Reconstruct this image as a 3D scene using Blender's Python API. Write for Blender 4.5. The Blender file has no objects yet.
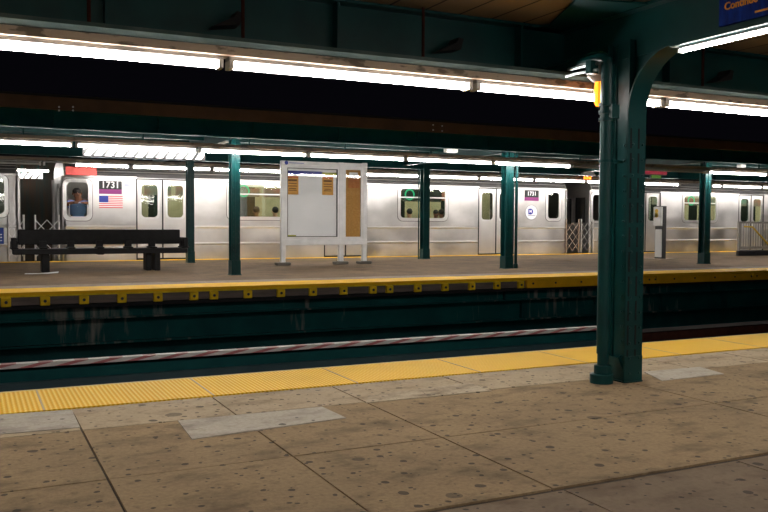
import bpy, math, random
from mathutils import Vector, Matrix
random.seed(7)
sc = bpy.context.scene
COL = sc.collection

# ------------------------------------------------------------------ camera
F, YAW, PITCH, ROLL = 839.76, 0.45838, 0.041026, 0.005647
HC = 1.208                      # eye height above the near platform (z = 0)
FZ = HC - 1.0067                # top of the far platform
fw = Vector((math.sin(YAW)*math.cos(PITCH), math.cos(YAW)*math.cos(PITCH), -math.sin(PITCH)))
r0 = Vector((math.cos(YAW), -math.sin(YAW), 0)); u0 = r0.cross(fw)
rt = r0*math.cos(ROLL)+u0*math.sin(ROLL); up = -r0*math.sin(ROLL)+u0*math.cos(ROLL)
cam = bpy.data.cameras.new('camera'); co = bpy.data.objects.new('camera', cam); COL.objects.link(co)
co.matrix_world = Matrix(((rt.x, up.x, -fw.x, 0), (rt.y, up.y, -fw.y, 0), (rt.z, up.z, -fw.z, HC), (0, 0, 0, 1)))
cam.sensor_width = 36; cam.lens = F*36/768; cam.clip_end = 300; cam.clip_start = 0.05
sc.camera = co

def U(px, py, x=None, y=None, z=None):
    """survey helper: the point on a known plane of the station seen at a photo position"""
    D = fw + rt*((px-384)/F) - up*((py-256)/F)
    if y is not None: t = y/D.y
    elif x is not None: t = x/D.x
    else: t = (z-HC)/D.z
    return Vector((D.x*t, D.y*t, HC+D.z*t))
def X(px, y, py=222): return U(px, py, y=y).x
def Z(px, py, y): return U(px, py, y=y).z

# ------------------------------------------------------------------ materials
MATS = {}
def mat(name, c1, c2=None, scale=6, rough=.6, metal=0, stretch=(1, 1, 1), bump=0, lo=.35, hi=.65, detail=6, spec=.5, rough2=None):
    if name in MATS: return MATS[name]
    m = bpy.data.materials.new(name); m.use_nodes = True
    n = m.node_tree.nodes; l = m.node_tree.links; b = n['Principled BSDF']
    b.inputs['Roughness'].default_value = rough; b.inputs['Metallic'].default_value = metal
    b.inputs['Specular IOR Level'].default_value = spec
    b.inputs['Base Color'].default_value = (*c1, 1)
    if c2 or bump:
        tc = n.new('ShaderNodeTexCoord'); mp = n.new('ShaderNodeMapping'); mp.inputs['Scale'].default_value = stretch
        nz = n.new('ShaderNodeTexNoise'); nz.inputs['Scale'].default_value = scale; nz.inputs['Detail'].default_value = detail
        l.new(tc.outputs['Object'], mp.inputs['Vector']); l.new(mp.outputs['Vector'], nz.inputs['Vector'])
    if c2:
        cr = n.new('ShaderNodeValToRGB'); e = cr.color_ramp.elements
        e[0].position = lo; e[0].color = (*c1, 1); e[1].position = hi; e[1].color = (*c2, 1)
        l.new(nz.outputs['Fac'], cr.inputs['Fac']); l.new(cr.outputs['Color'], b.inputs['Base Color'])
    if rough2 is not None:
        mr = n.new('ShaderNodeMapRange'); mr.inputs['From Min'].default_value = lo; mr.inputs['From Max'].default_value = hi
        mr.inputs['To Min'].default_value = rough; mr.inputs['To Max'].default_value = rough2
        l.new(nz.outputs['Fac'], mr.inputs['Value']); l.new(mr.outputs['Result'], b.inputs['Roughness'])
    if bump:
        bp = n.new('ShaderNodeBump'); bp.inputs['Strength'].default_value = bump; bp.inputs['Distance'].default_value = .02
        l.new(nz.outputs['Fac'], bp.inputs['Height']); l.new(bp.outputs['Normal'], b.inputs['Normal'])
    MATS[name] = m; return m
def emit(name, c, s):
    m = bpy.data.materials.new(name); m.use_nodes = True; n = m.node_tree.nodes
    b = n['Principled BSDF']; b.inputs['Base Color'].default_value = (*c, 1)
    b.inputs['Emission Color'].default_value = (*c, 1)
    if s < 1: b.inputs['Base Color'].default_value = (c[0]*.08, c[1]*.08, c[2]*.08, 1)
    b.inputs['Emission Strength'].default_value = s
    MATS[name] = m; return m
def concrete(name, c1, c2, spot=(.05, .045, .04), gum=.36, dirt=(.12, .085, .055)):
    m = bpy.data.materials.new(name); m.use_nodes = True; n = m.node_tree.nodes; l = m.node_tree.links; b = n['Principled BSDF']
    b.inputs['Roughness'].default_value = .85; b.inputs['Specular IOR Level'].default_value = .08
    tc = n.new('ShaderNodeTexCoord')
    def noise(s, d=8, st=None):
        z = n.new('ShaderNodeTexNoise'); z.inputs['Scale'].default_value = s; z.inputs['Detail'].default_value = d
        z.inputs['Roughness'].default_value = .65
        if st:
            mp = n.new('ShaderNodeMapping'); mp.inputs['Scale'].default_value = st
            l.new(tc.outputs['Object'], mp.inputs['Vector']); l.new(mp.outputs['Vector'], z.inputs['Vector'])
        else: l.new(tc.outputs['Object'], z.inputs['Vector'])
        return z
    def ramp(src, a, bb, ca, cb):
        r = n.new('ShaderNodeValToRGB'); e = r.color_ramp.elements
        e[0].position = a; e[1].position = bb; e[0].color = (*ca, 1); e[1].color = (*cb, 1); l.new(src, r.inputs['Fac']); return r.outputs['Color']
    def mix(f, a, bb, blend='MIX'):
        x = n.new('ShaderNodeMix'); x.data_type = 'RGBA'; x.blend_type = blend
        l.new(f, x.inputs[0]); l.new(a, x.inputs[6])
        if isinstance(bb, tuple): x.inputs[7].default_value = (*bb, 1)
        else: l.new(bb, x.inputs[7])
        return x.outputs[2]
    big = noise(1.3); fine = noise(40, 3); mid = noise(3.2, 9, (.8, 1.3, 1)); mid2 = noise(11, 6)
    c = ramp(big.outputs['Fac'], .35, .65, c1, c2)
    d = ramp(mid.outputs['Fac'], .50, .72, (0, 0, 0), (.9, .9, .9)); c = mix(d, c, dirt)
    d2 = ramp(mid2.outputs['Fac'], .55, .75, (0, 0, 0), (.75, .75, .75)); c = mix(d2, c, dirt); f = ramp(fine.outputs['Fac'], .4, .75, (0, 0, 0), (.35, .35, .35)); c = mix(f, c, dirt)
    # trodden chewing gum
    for (s, th, k) in ((2.8, .026, .75), (5.2, .018, .8), (8.5, .011, .8), (.8, .05, .55)):
        v = n.new('ShaderNodeTexVoronoi'); v.voronoi_dimensions = '2D'; v.inputs['Scale'].default_value = s
        wob = noise(9, 2); mp = n.new('ShaderNodeVectorMath'); mp.operation = 'MULTIPLY_ADD'
        l.new(wob.outputs['Color'], mp.inputs[0]); mp.inputs[1].default_value = (.03, .03, .03); l.new(tc.outputs['Object'], mp.inputs[2])
        l.new(mp.outputs['Vector'], v.inputs['Vector'])
        sep = n.new('ShaderNodeSeparateColor'); l.new(v.outputs['Color'], sep.inputs['Color'])
        sz = n.new('ShaderNodeMath'); sz.operation = 'MULTIPLY_ADD'; l.new(sep.outputs['Red'], sz.inputs[0]); sz.inputs[1].default_value = th*s*.75; sz.inputs[2].default_value = th*s*.35
        lt = n.new('ShaderNodeMath'); lt.operation = 'LESS_THAN'; l.new(v.outputs['Distance'], lt.inputs[0]); l.new(sz.outputs[0], lt.inputs[1])
        on = n.new('ShaderNodeMath'); on.operation = 'LESS_THAN'; l.new(sep.outputs['Green'], on.inputs[0]); on.inputs[1].default_value = gum*1.9
        mm = n.new('ShaderNodeMath'); mm.operation = 'MULTIPLY'; l.new(lt.outputs[0], mm.inputs[0]); l.new(on.outputs[0], mm.inputs[1])
        m2 = n.new('ShaderNodeMath'); m2.operation = 'MULTIPLY'; l.new(mm.outputs[0], m2.inputs[0]); m2.inputs[1].default_value = k
        c = mix(m2.outputs[0], c, spot)
    l.new(c, b.inputs['Base Color'])
    bp = n.new('ShaderNodeBump'); bp.inputs['Strength'].default_value = .25; bp.inputs['Distance'].default_value = .01
    l.new(fine.outputs['Fac'], bp.inputs['Height']); l.new(bp.outputs['Normal'], b.inputs['Normal'])
    MATS[name] = m; return m

GREEN = mat('green_gloss_paint', (.002, .034, .035), (.003, .052, .051), 3, rough=.36, bump=.12, spec=.28)
GREEND = mat('green_grimy_paint', (.002, .036, .038), (.003, .050, .050), 3, rough=.6, bump=.1, spec=.12)
GREENM = mat('green_matt_paint', (.003, .050, .052), (.004, .066, .066), 3, rough=.7, spec=.06)
def peeling():
    m = mat('green_peeling_paint', (.002, .046, .047), (.003, .064, .063), 2.2, rough=.6, spec=.1).copy(); m.name = 'green_peeling_paint'
    n = m.node_tree.nodes; l = m.node_tree.links; b = n['Principled BSDF']
    tc = n.new('ShaderNodeTexCoord'); mp = n.new('ShaderNodeMapping'); mp.inputs['Scale'].default_value = (7, 1, .9)
    a = n.new('ShaderNodeTexNoise'); a.inputs['Scale'].default_value = 1.0; a.inputs['Detail'].default_value = 6
    l.new(tc.outputs['Object'], mp.inputs['Vector']); l.new(mp.outputs['Vector'], a.inputs['Vector'])
    c = n.new('ShaderNodeTexNoise'); c.inputs['Scale'].default_value = .45; c.inputs['Detail'].default_value = 1
    l.new(tc.outputs['Object'], c.inputs['Vector'])
    ad = n.new('ShaderNodeMath'); ad.operation = 'ADD'; l.new(a.outputs['Fac'], ad.inputs[0]); l.new(c.outputs['Fac'], ad.inputs[1])
    r = n.new('ShaderNodeMapRange'); r.inputs['From Min'].default_value = 1.12; r.inputs['From Max'].default_value = 1.26; r.inputs['To Max'].default_value = .75
    l.new(ad.outputs[0], r.inputs['Value'])
    mx = n.new('ShaderNodeMix'); mx.data_type = 'RGBA'; l.new(r.outputs['Result'], mx.inputs[0])
    src = b.inputs['Base Color'].links[0].from_socket; l.new(src, mx.inputs[6]); mx.inputs[7].default_value = (.22, .20, .17, 1)
    l.new(mx.outputs[2], b.inputs['Base Color']); return m
PEEL = peeling()
STEEL = mat('brushed_stainless', (.52, .505, .485), (.68, .665, .645), 1.3, rough=.36, metal=1.0, stretch=(1, 1, 1.3), rough2=.50, detail=3)
STEEL2 = mat('bright_stainless', (.78, .77, .75), (.70, .69, .67), 3, rough=.32, metal=.9)
STEELW = mat('door_stainless', (.72, .70, .67), (.62, .60, .57), 1.4, rough=.36, metal=.85)
ROOFG = mat('grey_roof_paint', (.09, .085, .085), (.12, .115, .11), 3, rough=.7)
BLACK = mat('black_bench_paint', (.004, .004, .0045), (.008, .0075, .0075), 8, rough=.6, bump=.1, spec=.2)
RUBBER = mat('black_rubber', (.01, .01, .01), rough=.7)
WHITE = mat('white_enamel', (.72, .72, .70), (.62, .62, .60), 4, rough=.4)
ALU = mat('silver_aluminium', (.70, .70, .69), (.60, .60, .59), 5, rough=.45, metal=.25)
PAPER = mat('white_sheet', (.82, .84, .84), (.88, .89, .89), 1.6, rough=.35, bump=.6, detail=2)
ORANGE = mat('orange_notice', (.66, .34, .07), (.72, .39, .09), 20, rough=.7)
INK = mat('brown_ink', (.14, .07, .03), rough=.8)
BLUE = mat('blue_print', (.02, .035, .30), rough=.5)
OLIVE = mat('olive_print', (.40, .42, .06), rough=.6)
CORK = mat('brown_cork', (.50, .27, .075), (.40, .21, .05), 25, rough=.85)
YEL = mat('yellow_enamel', (.88, .50, .012), (.78, .43, .010), 2, rough=.6, spec=.08)
YELD = mat('worn_yellow_paint', (.92, .62, .02), (.66, .42, .02), 9, rough=.65, spec=.1)
YELB = mat('ochre_board', (.86, .47, .012), (.72, .38, .012), 3, rough=.6, spec=.1)
WOODR = mat('grey_brown_timber', (.10, .075, .06), (.16, .12, .10), 5, rough=.8, stretch=(.5, 3, 4))
TAN = mat('peeling_tan_paint', (.66, .53, .39), (.24, .19, .14), 7, rough=.8, lo=.55, hi=.62, bump=.2, stretch=(.8, 2, 2))
PALE = mat('tube_lit_pale_green', (.09, .13, .12), (.05, .09, .085), 5, rough=.7, spec=.1)  # green flange paint made pale: the tubes' light is put into the colour
FASC = mat('brown_fascia', (.11, .062, .034), (.08, .045, .025), 3, rough=.85)
RUST = mat('dark_rust', (.028, .009, .006), (.045, .014, .009), 8, rough=.9, spec=.1)
PLANK = None
DARK = mat('black_grime', (.006, .006, .007), (.010, .010, .011), 3, rough=.9)
REDB = mat('red_enamel', (.62, .045, .03), rough=.5)
PURP = mat('purple_band', (.25, .02, .17), rough=.5)
BLK = mat('black_print', (.012, .012, .014), rough=.5)
FLAGB = mat('flag_blue', (.02, .04, .30), rough=.5)
FLAGR = mat('flag_red', (.62, .05, .07), rough=.5)
WHT = mat('white_print', (.80, .80, .80), rough=.5)
CREAM = mat('cream_lining', (.40, .37, .24), (.34, .31, .19), 4, rough=.5)
SEATM = mat('seat_orange', (.30, .13, .05), rough=.5)
SKIN = mat('brown_skin', (.20, .085, .045), rough=.55)
SKIN2 = mat('fair_skin', (.45, .25, .17), rough=.55)
HAIR = mat('black_hair', (.012, .010, .009), (.02, .016, .014), 40, rough=.6)
SHIRTB = mat('blue_cotton', (.26, .38, .80), (.22, .33, .72), 12, rough=.85)
SHIRTD = mat('dark_cotton', (.03, .03, .035), rough=.9)
SHIRTW = mat('pale_cotton', (.62, .62, .58), rough=.9)
TROUS = mat('navy_trousers', (.02, .022, .035), rough=.9)
DARKSIGN = mat('dark_sign_housing', (.03, .035, .03), rough=.6)
TUBE = emit('lit_fluorescent_tube', (1.0, .95, .91), 56)
TUBEN = emit('lit_fluorescent_tube_near', (1.0, .95, .91), 32)
TUBEC = emit('lit_carriage_tube', (1.0, .96, .82), 20)
DEAD = mat('unlit_tube', (.55, .55, .54), rough=.3)
AMBER = emit('amber_glass_lit', (1.0, .24, .006), 2.6)
LEDO = emit('orange_led', (1.0, .22, .01), 2.2)
LEDR = emit('red_neon', (1.0, .01, .08), .16)
LEDG = emit('green_led', (.06, .85, .42), .85)
LEDG2 = emit('green_neon', (.10, .28, .01), .35)
CONC = concrete('brown_platform_concrete', (.355, .258, .148), (.285, .207, .122), dirt=(.115, .083, .052))
CONCE = concrete('edge_slab_concrete', (.46, .37, .25), (.40, .32, .215), gum=.4, dirt=(.18, .135, .085))
CONCP = concrete('grey_patch_concrete', (.48, .435, .36), (.43, .39, .32), gum=.12, dirt=(.22, .19, .155))
CONCD = concrete('dark_slab_concrete', (.235, .18, .125), (.185, .142, .10))
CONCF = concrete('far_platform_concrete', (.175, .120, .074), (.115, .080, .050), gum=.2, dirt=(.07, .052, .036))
CONCL = concrete('pale_far_concrete', (.30, .255, .205), (.25, .21, .165), gum=.1)

def plank_mat():
    m = bpy.data.materials.new('tan_plank_ceiling'); m.use_nodes = True; n = m.node_tree.nodes; l = m.node_tree.links; b = n['Principled BSDF']
    b.inputs['Roughness'].default_value = .75
    tc = n.new('ShaderNodeTexCoord'); sx = n.new('ShaderNodeSeparateXYZ'); l.new(tc.outputs['Object'], sx.inputs[0])
    fr = n.new('ShaderNodeMath'); fr.operation = 'MODULO'; ad = n.new('ShaderNodeMath'); ad.inputs[1].default_value = 50
    l.new(sx.outputs['X'], ad.inputs[0]); l.new(ad.outputs[0], fr.inputs[0]); fr.inputs[1].default_value = .30
    lt = n.new('ShaderNodeMath'); lt.operation = 'LESS_THAN'; l.new(fr.outputs[0], lt.inputs[0]); lt.inputs[1].default_value = .02
    nz = n.new('ShaderNodeTexNoise'); nz.inputs['Scale'].default_value = 2.5; l.new(tc.outputs['Object'], nz.inputs['Vector'])
    r = n.new('ShaderNodeValToRGB'); r.color_ramp.elements[0].color = (.34, .24, .13, 1); r.color_ramp.elements[1].color = (.27, .19, .10, 1)
    l.new(nz.outputs['Fac'], r.inputs['Fac'])
    mx = n.new('ShaderNodeMix'); mx.data_type = 'RGBA'; l.new(lt.outputs[0], mx.inputs[0]); l.new(r.outputs['Color'], mx.inputs[6]); mx.inputs[7].default_value = (.05, .035, .02, 1)
    l.new(mx.outputs[2], b.inputs['Base Color']); return m
PLANK = plank_mat()

def tactile_mat():
    m = bpy.data.materials.new('yellow_tactile_domes'); m.use_nodes = True; n = m.node_tree.nodes; l = m.node_tree.links; b = n['Principled BSDF']
    b.inputs['Specular IOR Level'].default_value = .1
    b.inputs['Roughness'].default_value = .55
    tc = n.new('ShaderNodeTexCoord'); sx = n.new('ShaderNodeSeparateXYZ'); l.new(tc.outputs['Object'], sx.inputs[0])
    def M(op, a, b2=None):
        q = n.new('ShaderNodeMath'); q.operation = op
        for i, v in enumerate((a, b2)):
            if v is None: continue
            if isinstance(v, (int, float)): q.inputs[i].default_value = v
            else: l.new(v, q.inputs[i])
        return q.outputs[0]
    k = 2*math.pi/.030
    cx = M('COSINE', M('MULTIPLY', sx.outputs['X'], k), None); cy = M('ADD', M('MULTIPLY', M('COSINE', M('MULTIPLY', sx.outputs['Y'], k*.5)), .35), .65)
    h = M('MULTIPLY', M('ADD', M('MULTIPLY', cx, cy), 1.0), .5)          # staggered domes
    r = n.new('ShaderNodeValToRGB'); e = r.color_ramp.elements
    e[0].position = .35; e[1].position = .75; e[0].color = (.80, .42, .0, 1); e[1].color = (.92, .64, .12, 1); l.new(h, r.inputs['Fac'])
    nz = n.new('ShaderNodeTexNoise'); nz.inputs['Scale'].default_value = 1.2; nz.inputs['Detail'].default_value = 7; l.new(tc.outputs['Object'], nz.inputs['Vector'])
    rr = n.new('ShaderNodeMapRange'); rr.inputs['From Min'].default_value = .55; rr.inputs['From Max'].default_value = .8; rr.inputs['To Max'].default_value = .5
    l.new(nz.outputs['Fac'], rr.inputs['Value'])
    mx = n.new('ShaderNodeMix'); mx.data_type = 'RGBA'; l.new(rr.outputs['Result'], mx.inputs[0]); l.new(r.outputs['Color'], mx.inputs[6]); mx.inputs[7].default_value = (.62, .34, .03, 1)
    l.new(mx.outputs[2], b.inputs['Base Color'])
    bp = n.new('ShaderNodeBump'); bp.inputs['Strength'].default_value = .55; bp.inputs['Distance'].default_value = .006
    l.new(h, bp.inputs['Height']); l.new(bp.outputs['Normal'], b.inputs['Normal']); return m
TACT = tactile_mat()

def glass_mat(name, tint, refl=.10):
    m = bpy.data.materials.new(name); m.use_nodes = True; n = m.node_tree.nodes; l = m.node_tree.links
    n.remove(n['Principled BSDF']); o = n['Material Output']
    t = n.new('ShaderNodeBsdfTransparent'); t.inputs['Color'].default_value = (*tint, 1)
    g = n.new('ShaderNodeBsdfGlossy'); g.inputs['Roughness'].default_value = .04
    x = n.new('ShaderNodeMixShader'); x.inputs[0].default_value = refl
    l.new(t.outputs[0], x.inputs[1]); l.new(g.outputs[0], x.inputs[2]); l.new(x.outputs[0], o.inputs['Surface']); return m
GLASS = glass_mat('window_glass', (.80, .84, .78))
GLASSB = glass_mat('board_glass', (.97, .97, .97), .035)

def stripes(name, ca, cb, period, slope, duty=.5, rough=.5, emitb=0):
    m = bpy.data.materials.new(name); m.use_nodes = True; n = m.node_tree.nodes; l = m.node_tree.links; b = n['Principled BSDF']
    b.inputs['Roughness'].default_value = rough
    tc = n.new('ShaderNodeTexCoord'); sx = n.new('ShaderNodeSeparateXYZ'); l.new(tc.outputs['Object'], sx.inputs[0])
    a = n.new('ShaderNodeMath'); a.operation = 'MULTIPLY_ADD'; l.new(sx.outputs['Z'], a.inputs[0]); a.inputs[1].default_value = slope; l.new(sx.outputs['X'], a.inputs[2])
    a2 = n.new('ShaderNodeMath'); a2.operation = 'ADD'; l.new(a.outputs[0], a2.inputs[0]); a2.inputs[1].default_value = 100
    f = n.new('ShaderNodeMath'); f.operation = 'MODULO'; l.new(a2.outputs[0], f.inputs[0]); f.inputs[1].default_value = period
    t = n.new('ShaderNodeMath'); t.operation = 'LESS_THAN'; l.new(f.outputs[0], t.inputs[0]); t.inputs[1].default_value = period*duty
    nz = n.new('ShaderNodeTexNoise'); nz.inputs['Scale'].default_value = 6; nz.inputs['Detail'].default_value = 6; l.new(tc.outputs['Object'], nz.inputs['Vector'])
    mx = n.new('ShaderNodeMix'); mx.data_type = 'RGBA'; l.new(t.outputs[0], mx.inputs[0]); mx.inputs[6].default_value = (*ca, 1); mx.inputs[7].default_value = (*cb, 1)
    l.new(mx.outputs[2], b.inputs['Base Color']); return m
ZEBRA = stripes('black_and_white_diagonal', (.85, .85, .84), (.012, .014, .014), .172, -.75, .36)
REDW = stripes('red_and_white_diagonal', (.50, .46, .43), (.33, .10, .10), .36, -4.5, .40)

# ------------------------------------------------------------------ mesh builder
def wloc(o):
    p = Vector((0, 0, 0))
    while o is not None: p += o.location; o = o.parent
    return p
class MB:
    def __init__(s): s.v = []; s.f = []
    def add(s, vs, fs):
        k = len(s.v); s.v += [Vector(a) for a in vs]; s.f += [[i+k for i in f] for f in fs]; return s
    def box(s, x0, x1, y0, y1, z0, z1):
        if x0 > x1: x0, x1 = x1, x0
        if y0 > y1: y0, y1 = y1, y0
        if z0 > z1: z0, z1 = z1, z0
        return s.add([(x0, y0, z0), (x1, y0, z0), (x1, y1, z0), (x0, y1, z0), (x0, y0, z1), (x1, y0, z1), (x1, y1, z1), (x0, y1, z1)],
                     [(0, 3, 2, 1), (4, 5, 6, 7), (0, 1, 5, 4), (1, 2, 6, 5), (2, 3, 7, 6), (3, 0, 4, 7)])
    def bbox(s, x0, x1, y0, y1, z0, z1, c=.01):
        """box with chamfered edges along z and at the top and bottom"""
        def ring(d, z): return [(x0+c+d, y0+d, z), (x1-c-d, y0+d, z), (x1-d, y0+c+d, z), (x1-d, y1-c-d, z), (x1-c-d, y1-d, z), (x0+c+d, y1-d, z), (x0+d, y1-c-d, z), (x0+d, y0+c+d, z)]
        R = [ring(c, z0), ring(0, z0+c), ring(0, z1-c), ring(c, z1)]
        vs = sum(R, []); fs = [tuple(reversed(range(8))), tuple(range(24, 32))]
        for a in range(3):
            for i in range(8): fs.append((a*8+i, a*8+(i+1) % 8, a*8+8+(i+1) % 8, a*8+8+i))
        return s.add(vs, fs)
    def prism(s, poly, axis, a, b):
        """polygon in the two other axes (ordered), extruded along axis"""
        def p3(q, t): return {'x': (t, q[0], q[1]), 'y': (q[0], t, q[1]), 'z': (q[0], q[1], t)}[axis]
        n = len(poly); vs = [p3(q, a) for q in poly]+[p3(q, b) for q in poly]
        fs = [tuple(range(n)), tuple(reversed(range(n, 2*n)))]+[(i, i+n, (i+1) % n+n, (i+1) % n) for i in range(n)]
        return s.add(vs, fs)
    def tube(s, pts, r, n=10, cap=True):
        pts = [Vector(p) for p in pts]; rs = r if isinstance(r, (list, tuple)) else [r]*len(pts)
        vs = []
        pu = None
        for i, p in enumerate(pts):
            d = (pts[min(i+1, len(pts)-1)]-pts[max(i-1, 0)]).normalized()
            a = pu - d*pu.dot(d) if pu is not None else (Vector((0, 0, 1)) if abs(d.z) < .9 else Vector((1, 0, 0))).cross(d)
            a.normalize(); pu = a; b = d.cross(a)
            vs += [p+(a*math.cos(2*math.pi*k/n)+b*math.sin(2*math.pi*k/n))*rs[i] for k in range(n)]
        fs = [(i*n+k, i*n+(k+1) % n, (i+1)*n+(k+1) % n, (i+1)*n+k) for i in range(len(pts)-1) for k in range(n)]
        if cap: fs += [tuple(reversed(range(n))), tuple(range((len(pts)-1)*n, len(pts)*n))]
        return s.add(vs, fs)
    def bar(s, a, b, w, h):
        """flat bar between two points, w sideways in the horizontal, h the other way"""
        a = Vector(a); b = Vector(b); d = (b-a).normalized(); u = Vector((0, 1, 0)) if abs(d.y) < .9 else Vector((1, 0, 0))
        u = (u-d*u.dot(d)).normalized(); v = d.cross(u)
        vs = [p+u*(i*w/2)+v*(j*h/2) for p in (a, b) for i, j in ((-1, -1), (1, -1), (1, 1), (-1, 1))]
        return s.add(vs, [(0, 3, 2, 1), (4, 5, 6, 7), (0, 1, 5, 4), (1, 2, 6, 5), (2, 3, 7, 6), (3, 0, 4, 7)])
    def ball(s, c, r, n=10, m=7):
        c = Vector(c); r = Vector(r) if not isinstance(r, (int, float)) else Vector((r, r, r)); vs = []; fs = []
        for i in range(m+1):
            t = math.pi*i/m
            for k in range(n): vs.append((c.x+r.x*math.sin(t)*math.cos(2*math.pi*k/n), c.y+r.y*math.sin(t)*math.sin(2*math.pi*k/n), c.z+r.z*math.cos(t)))
        for i in range(m):
            for k in range(n): fs.append((i*n+k, (i+1)*n+k, (i+1)*n+(k+1) % n, i*n+(k+1) % n))
        return s.add(vs, fs)
    def ring(s, outer, inner, y0, y1):
        """frame between two closed outlines (x,z) of equal length, extruded in y"""
        n = len(outer); vs = [(a, y, b) for y in (y0, y1) for L in (outer, inner) for a, b in L]; fs = []
        for i in range(n):
            j = (i+1) % n
            fs += [(i, j, n+j, n+i), (2*n+i, 3*n+i, 3*n+j, 2*n+j), (i, 2*n+i, 2*n+j, j), (n+i, n+j, 3*n+j, 3*n+i)]
        return s.add(vs, fs)
    def build(s, name, m, parent=None, smooth=False, kind=None):
        o3 = wloc(parent) if parent else Vector((0, 0, 0))
        me = bpy.data.meshes.new(name); me.from_pydata([tuple(v-o3) for v in s.v], [], s.f); me.validate()
        import bmesh
        bm = bmesh.new(); bm.from_mesh(me); bmesh.ops.remove_doubles(bm, verts=bm.verts, dist=1e-6); bmesh.ops.recalc_face_normals(bm, faces=bm.faces); bm.to_mesh(me); bm.free()
        for q in (m if isinstance(m, (list, tuple)) else [m]): me.materials.append(q)
        if smooth:
            me.shade_smooth() if hasattr(me, 'shade_smooth') else None
            try: me.set_sharp_from_angle(angle=math.radians(40))
            except Exception: pass
        o = bpy.data.objects.new(name, me); COL.objects.link(o)
        if parent: o.parent = parent
        if kind: o['kind'] = kind
        return o
def rrect(x0, x1, z0, z1, r, k=4):
    P = []
    for cx, cz, a0 in ((x1-r, z1-r, 0), (x0+r, z1-r, 90), (x0+r, z0+r, 180), (x1-r, z0+r, 270)):
        for i in range(k+1):
            a = math.radians(a0+90*i/k); P.append((cx+r*math.cos(a), cz+r*math.sin(a)))
    return P
def tag(o, label, cat, group=None):
    o['label'] = label; o['category'] = cat
    if group: o['group'] = group
    return o
def thing(name, loc, label, cat, group=None):
    o = bpy.data.objects.new(name, None); COL.objects.link(o); o.location = loc; o.empty_display_size = .1
    return tag(o, label, cat, group)
def copy_tree(o, parent=None):
    c = o.copy(); COL.objects.link(c); c.parent = parent
    for ch in list(o.children): copy_tree(ch, c)
    return c
def text(name, s, size, m, parent, loc, rot, ex=.002):
    cu = bpy.data.curves.new(name, 'FONT'); cu.body = s; cu.size = size; cu.extrude = ex; cu.offset = size*.018; cu.align_x = 'CENTER'; cu.align_y = 'CENTER'
    tmp = bpy.data.objects.new(name, cu); COL.objects.link(tmp); bpy.context.view_layer.update()
    me = bpy.data.meshes.new_from_object(tmp.evaluated_get(bpy.context.evaluated_depsgraph_get())); me.materials.clear(); me.materials.append(m)
    bpy.data.objects.remove(tmp); bpy.data.curves.remove(cu)
    o = bpy.data.objects.new(name, me); COL.objects.link(o); o.parent = parent
    o.location = Vector(loc)-wloc(parent); o.rotation_euler = rot; return o
FACE = (math.pi/2, 0, 0)         # lettering that faces the near platform

# ================================================================== NEAR PLATFORM
Y_EDGE, Y_TAC = 6.39, 5.66
NX0, NX1 = -8, 22
JF = U(180, 470, z=0).y; JX = 5.06; JB = 3.04
b = MB(); b.box(NX0, NX1, -5, Y_EDGE-.02, -.30, -.012); b.build('floor', mat('dark_joint_fill', (.05, .035, .022), rough=.9), kind='structure')
G = .006
def slabs(name, m, y0, y1, joints, jit=0):
    b = MB(); xs = sorted(joints); xs = [NX0]+xs+[NX1]
    for a, c in zip(xs[:-1], xs[1:]): b.box(a+G, c-G, y0+G, y1-G, -.02, random.uniform(-.002, 0))
    return b.build(name, m, kind='structure')
base = [.564+.9*k for k in range(-9, 0)]
slabs('floor_edge_slabs', CONCE, JX, Y_TAC, base+[.564, 1.476, 2.364, 3.3, 4.476, 5.4, 6.3, 7.2, 8.1, 9, 10, 11, 12, 13, 14, 16, 18, 20])
main = [.564-1.85*k for k in range(1, 5)]+[.564, 1.476, 2.364, 4.476, 6.4, 8.3, 10.2, 12, 14, 16, 18, 20]
slabs('floor_middle_slabs', CONC, JF, JX, main); slabs('floor_front_slabs', CONC, JB, JF, main)
jd = [U(571, 493, z=0).x, U(744, 463, z=0).x]
slabs('floor_dark_slabs', CONCD, -5, JB-.034, [jd[0]-1.8*k for k in range(1, 6)]+jd+[jd[1]+1.8*k for k in range(1, 8)])
def patch(name, pts, m=CONCP):
    q = [U(*p, z=0) for p in pts]; q = q if (q[1]-q[0]).cross(q[2]-q[0]).z > 0 else q[::-1]
    MB().prism([(v.x, v.y) for v in q], 'z', -.004, .003).build(name, m, kind='structure')
patch('floor_patch', [(178, 421), (322, 407), (346, 418), (192, 439.5)])
patch('floor_patch', [(-30, 417), (72, 410), (80, 427.5), (-30, 437)], CONCP)
patch('floor_patch', [(368, 396), (470, 383), (492, 391), (366, 403)], concrete('pale_edge_slab', (.49, .41, .295), (.44, .36, .25)))
patch('floor_patch', [(644, 372), (700, 367), (724, 374), (662, 381)], CONCP)
# tactile strip
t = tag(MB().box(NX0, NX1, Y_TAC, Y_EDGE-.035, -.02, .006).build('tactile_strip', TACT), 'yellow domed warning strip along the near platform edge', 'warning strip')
e = MB().box(NX0, NX1, Y_EDGE-.035, Y_EDGE, -.06, .006).build('nosing', mat('pale_nosing', (.62, .46, .20), (.55, .38, .12), 5, rough=.6), t)
for k in range(-7, 18):
    x = U(36, 390, z=0).x+1.085*k
    MB().box(x-.006, x+.006, Y_TAC, Y_EDGE-.036, .0, .0075).build('tile_seam', mat('seam_grout', (.55, .42, .24), rough=.8), t)
# platform structure below
MB().box(NX0, NX1, Y_EDGE-.25, Y_EDGE-.06, -1.6, -.31).build('wall_near_edge', GREEND, kind='structure')
MB().box(NX0-10, 45, Y_EDGE-.3, 30, -1.9, -1.75).build('floor_trackbed', DARK, kind='structure')

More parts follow.
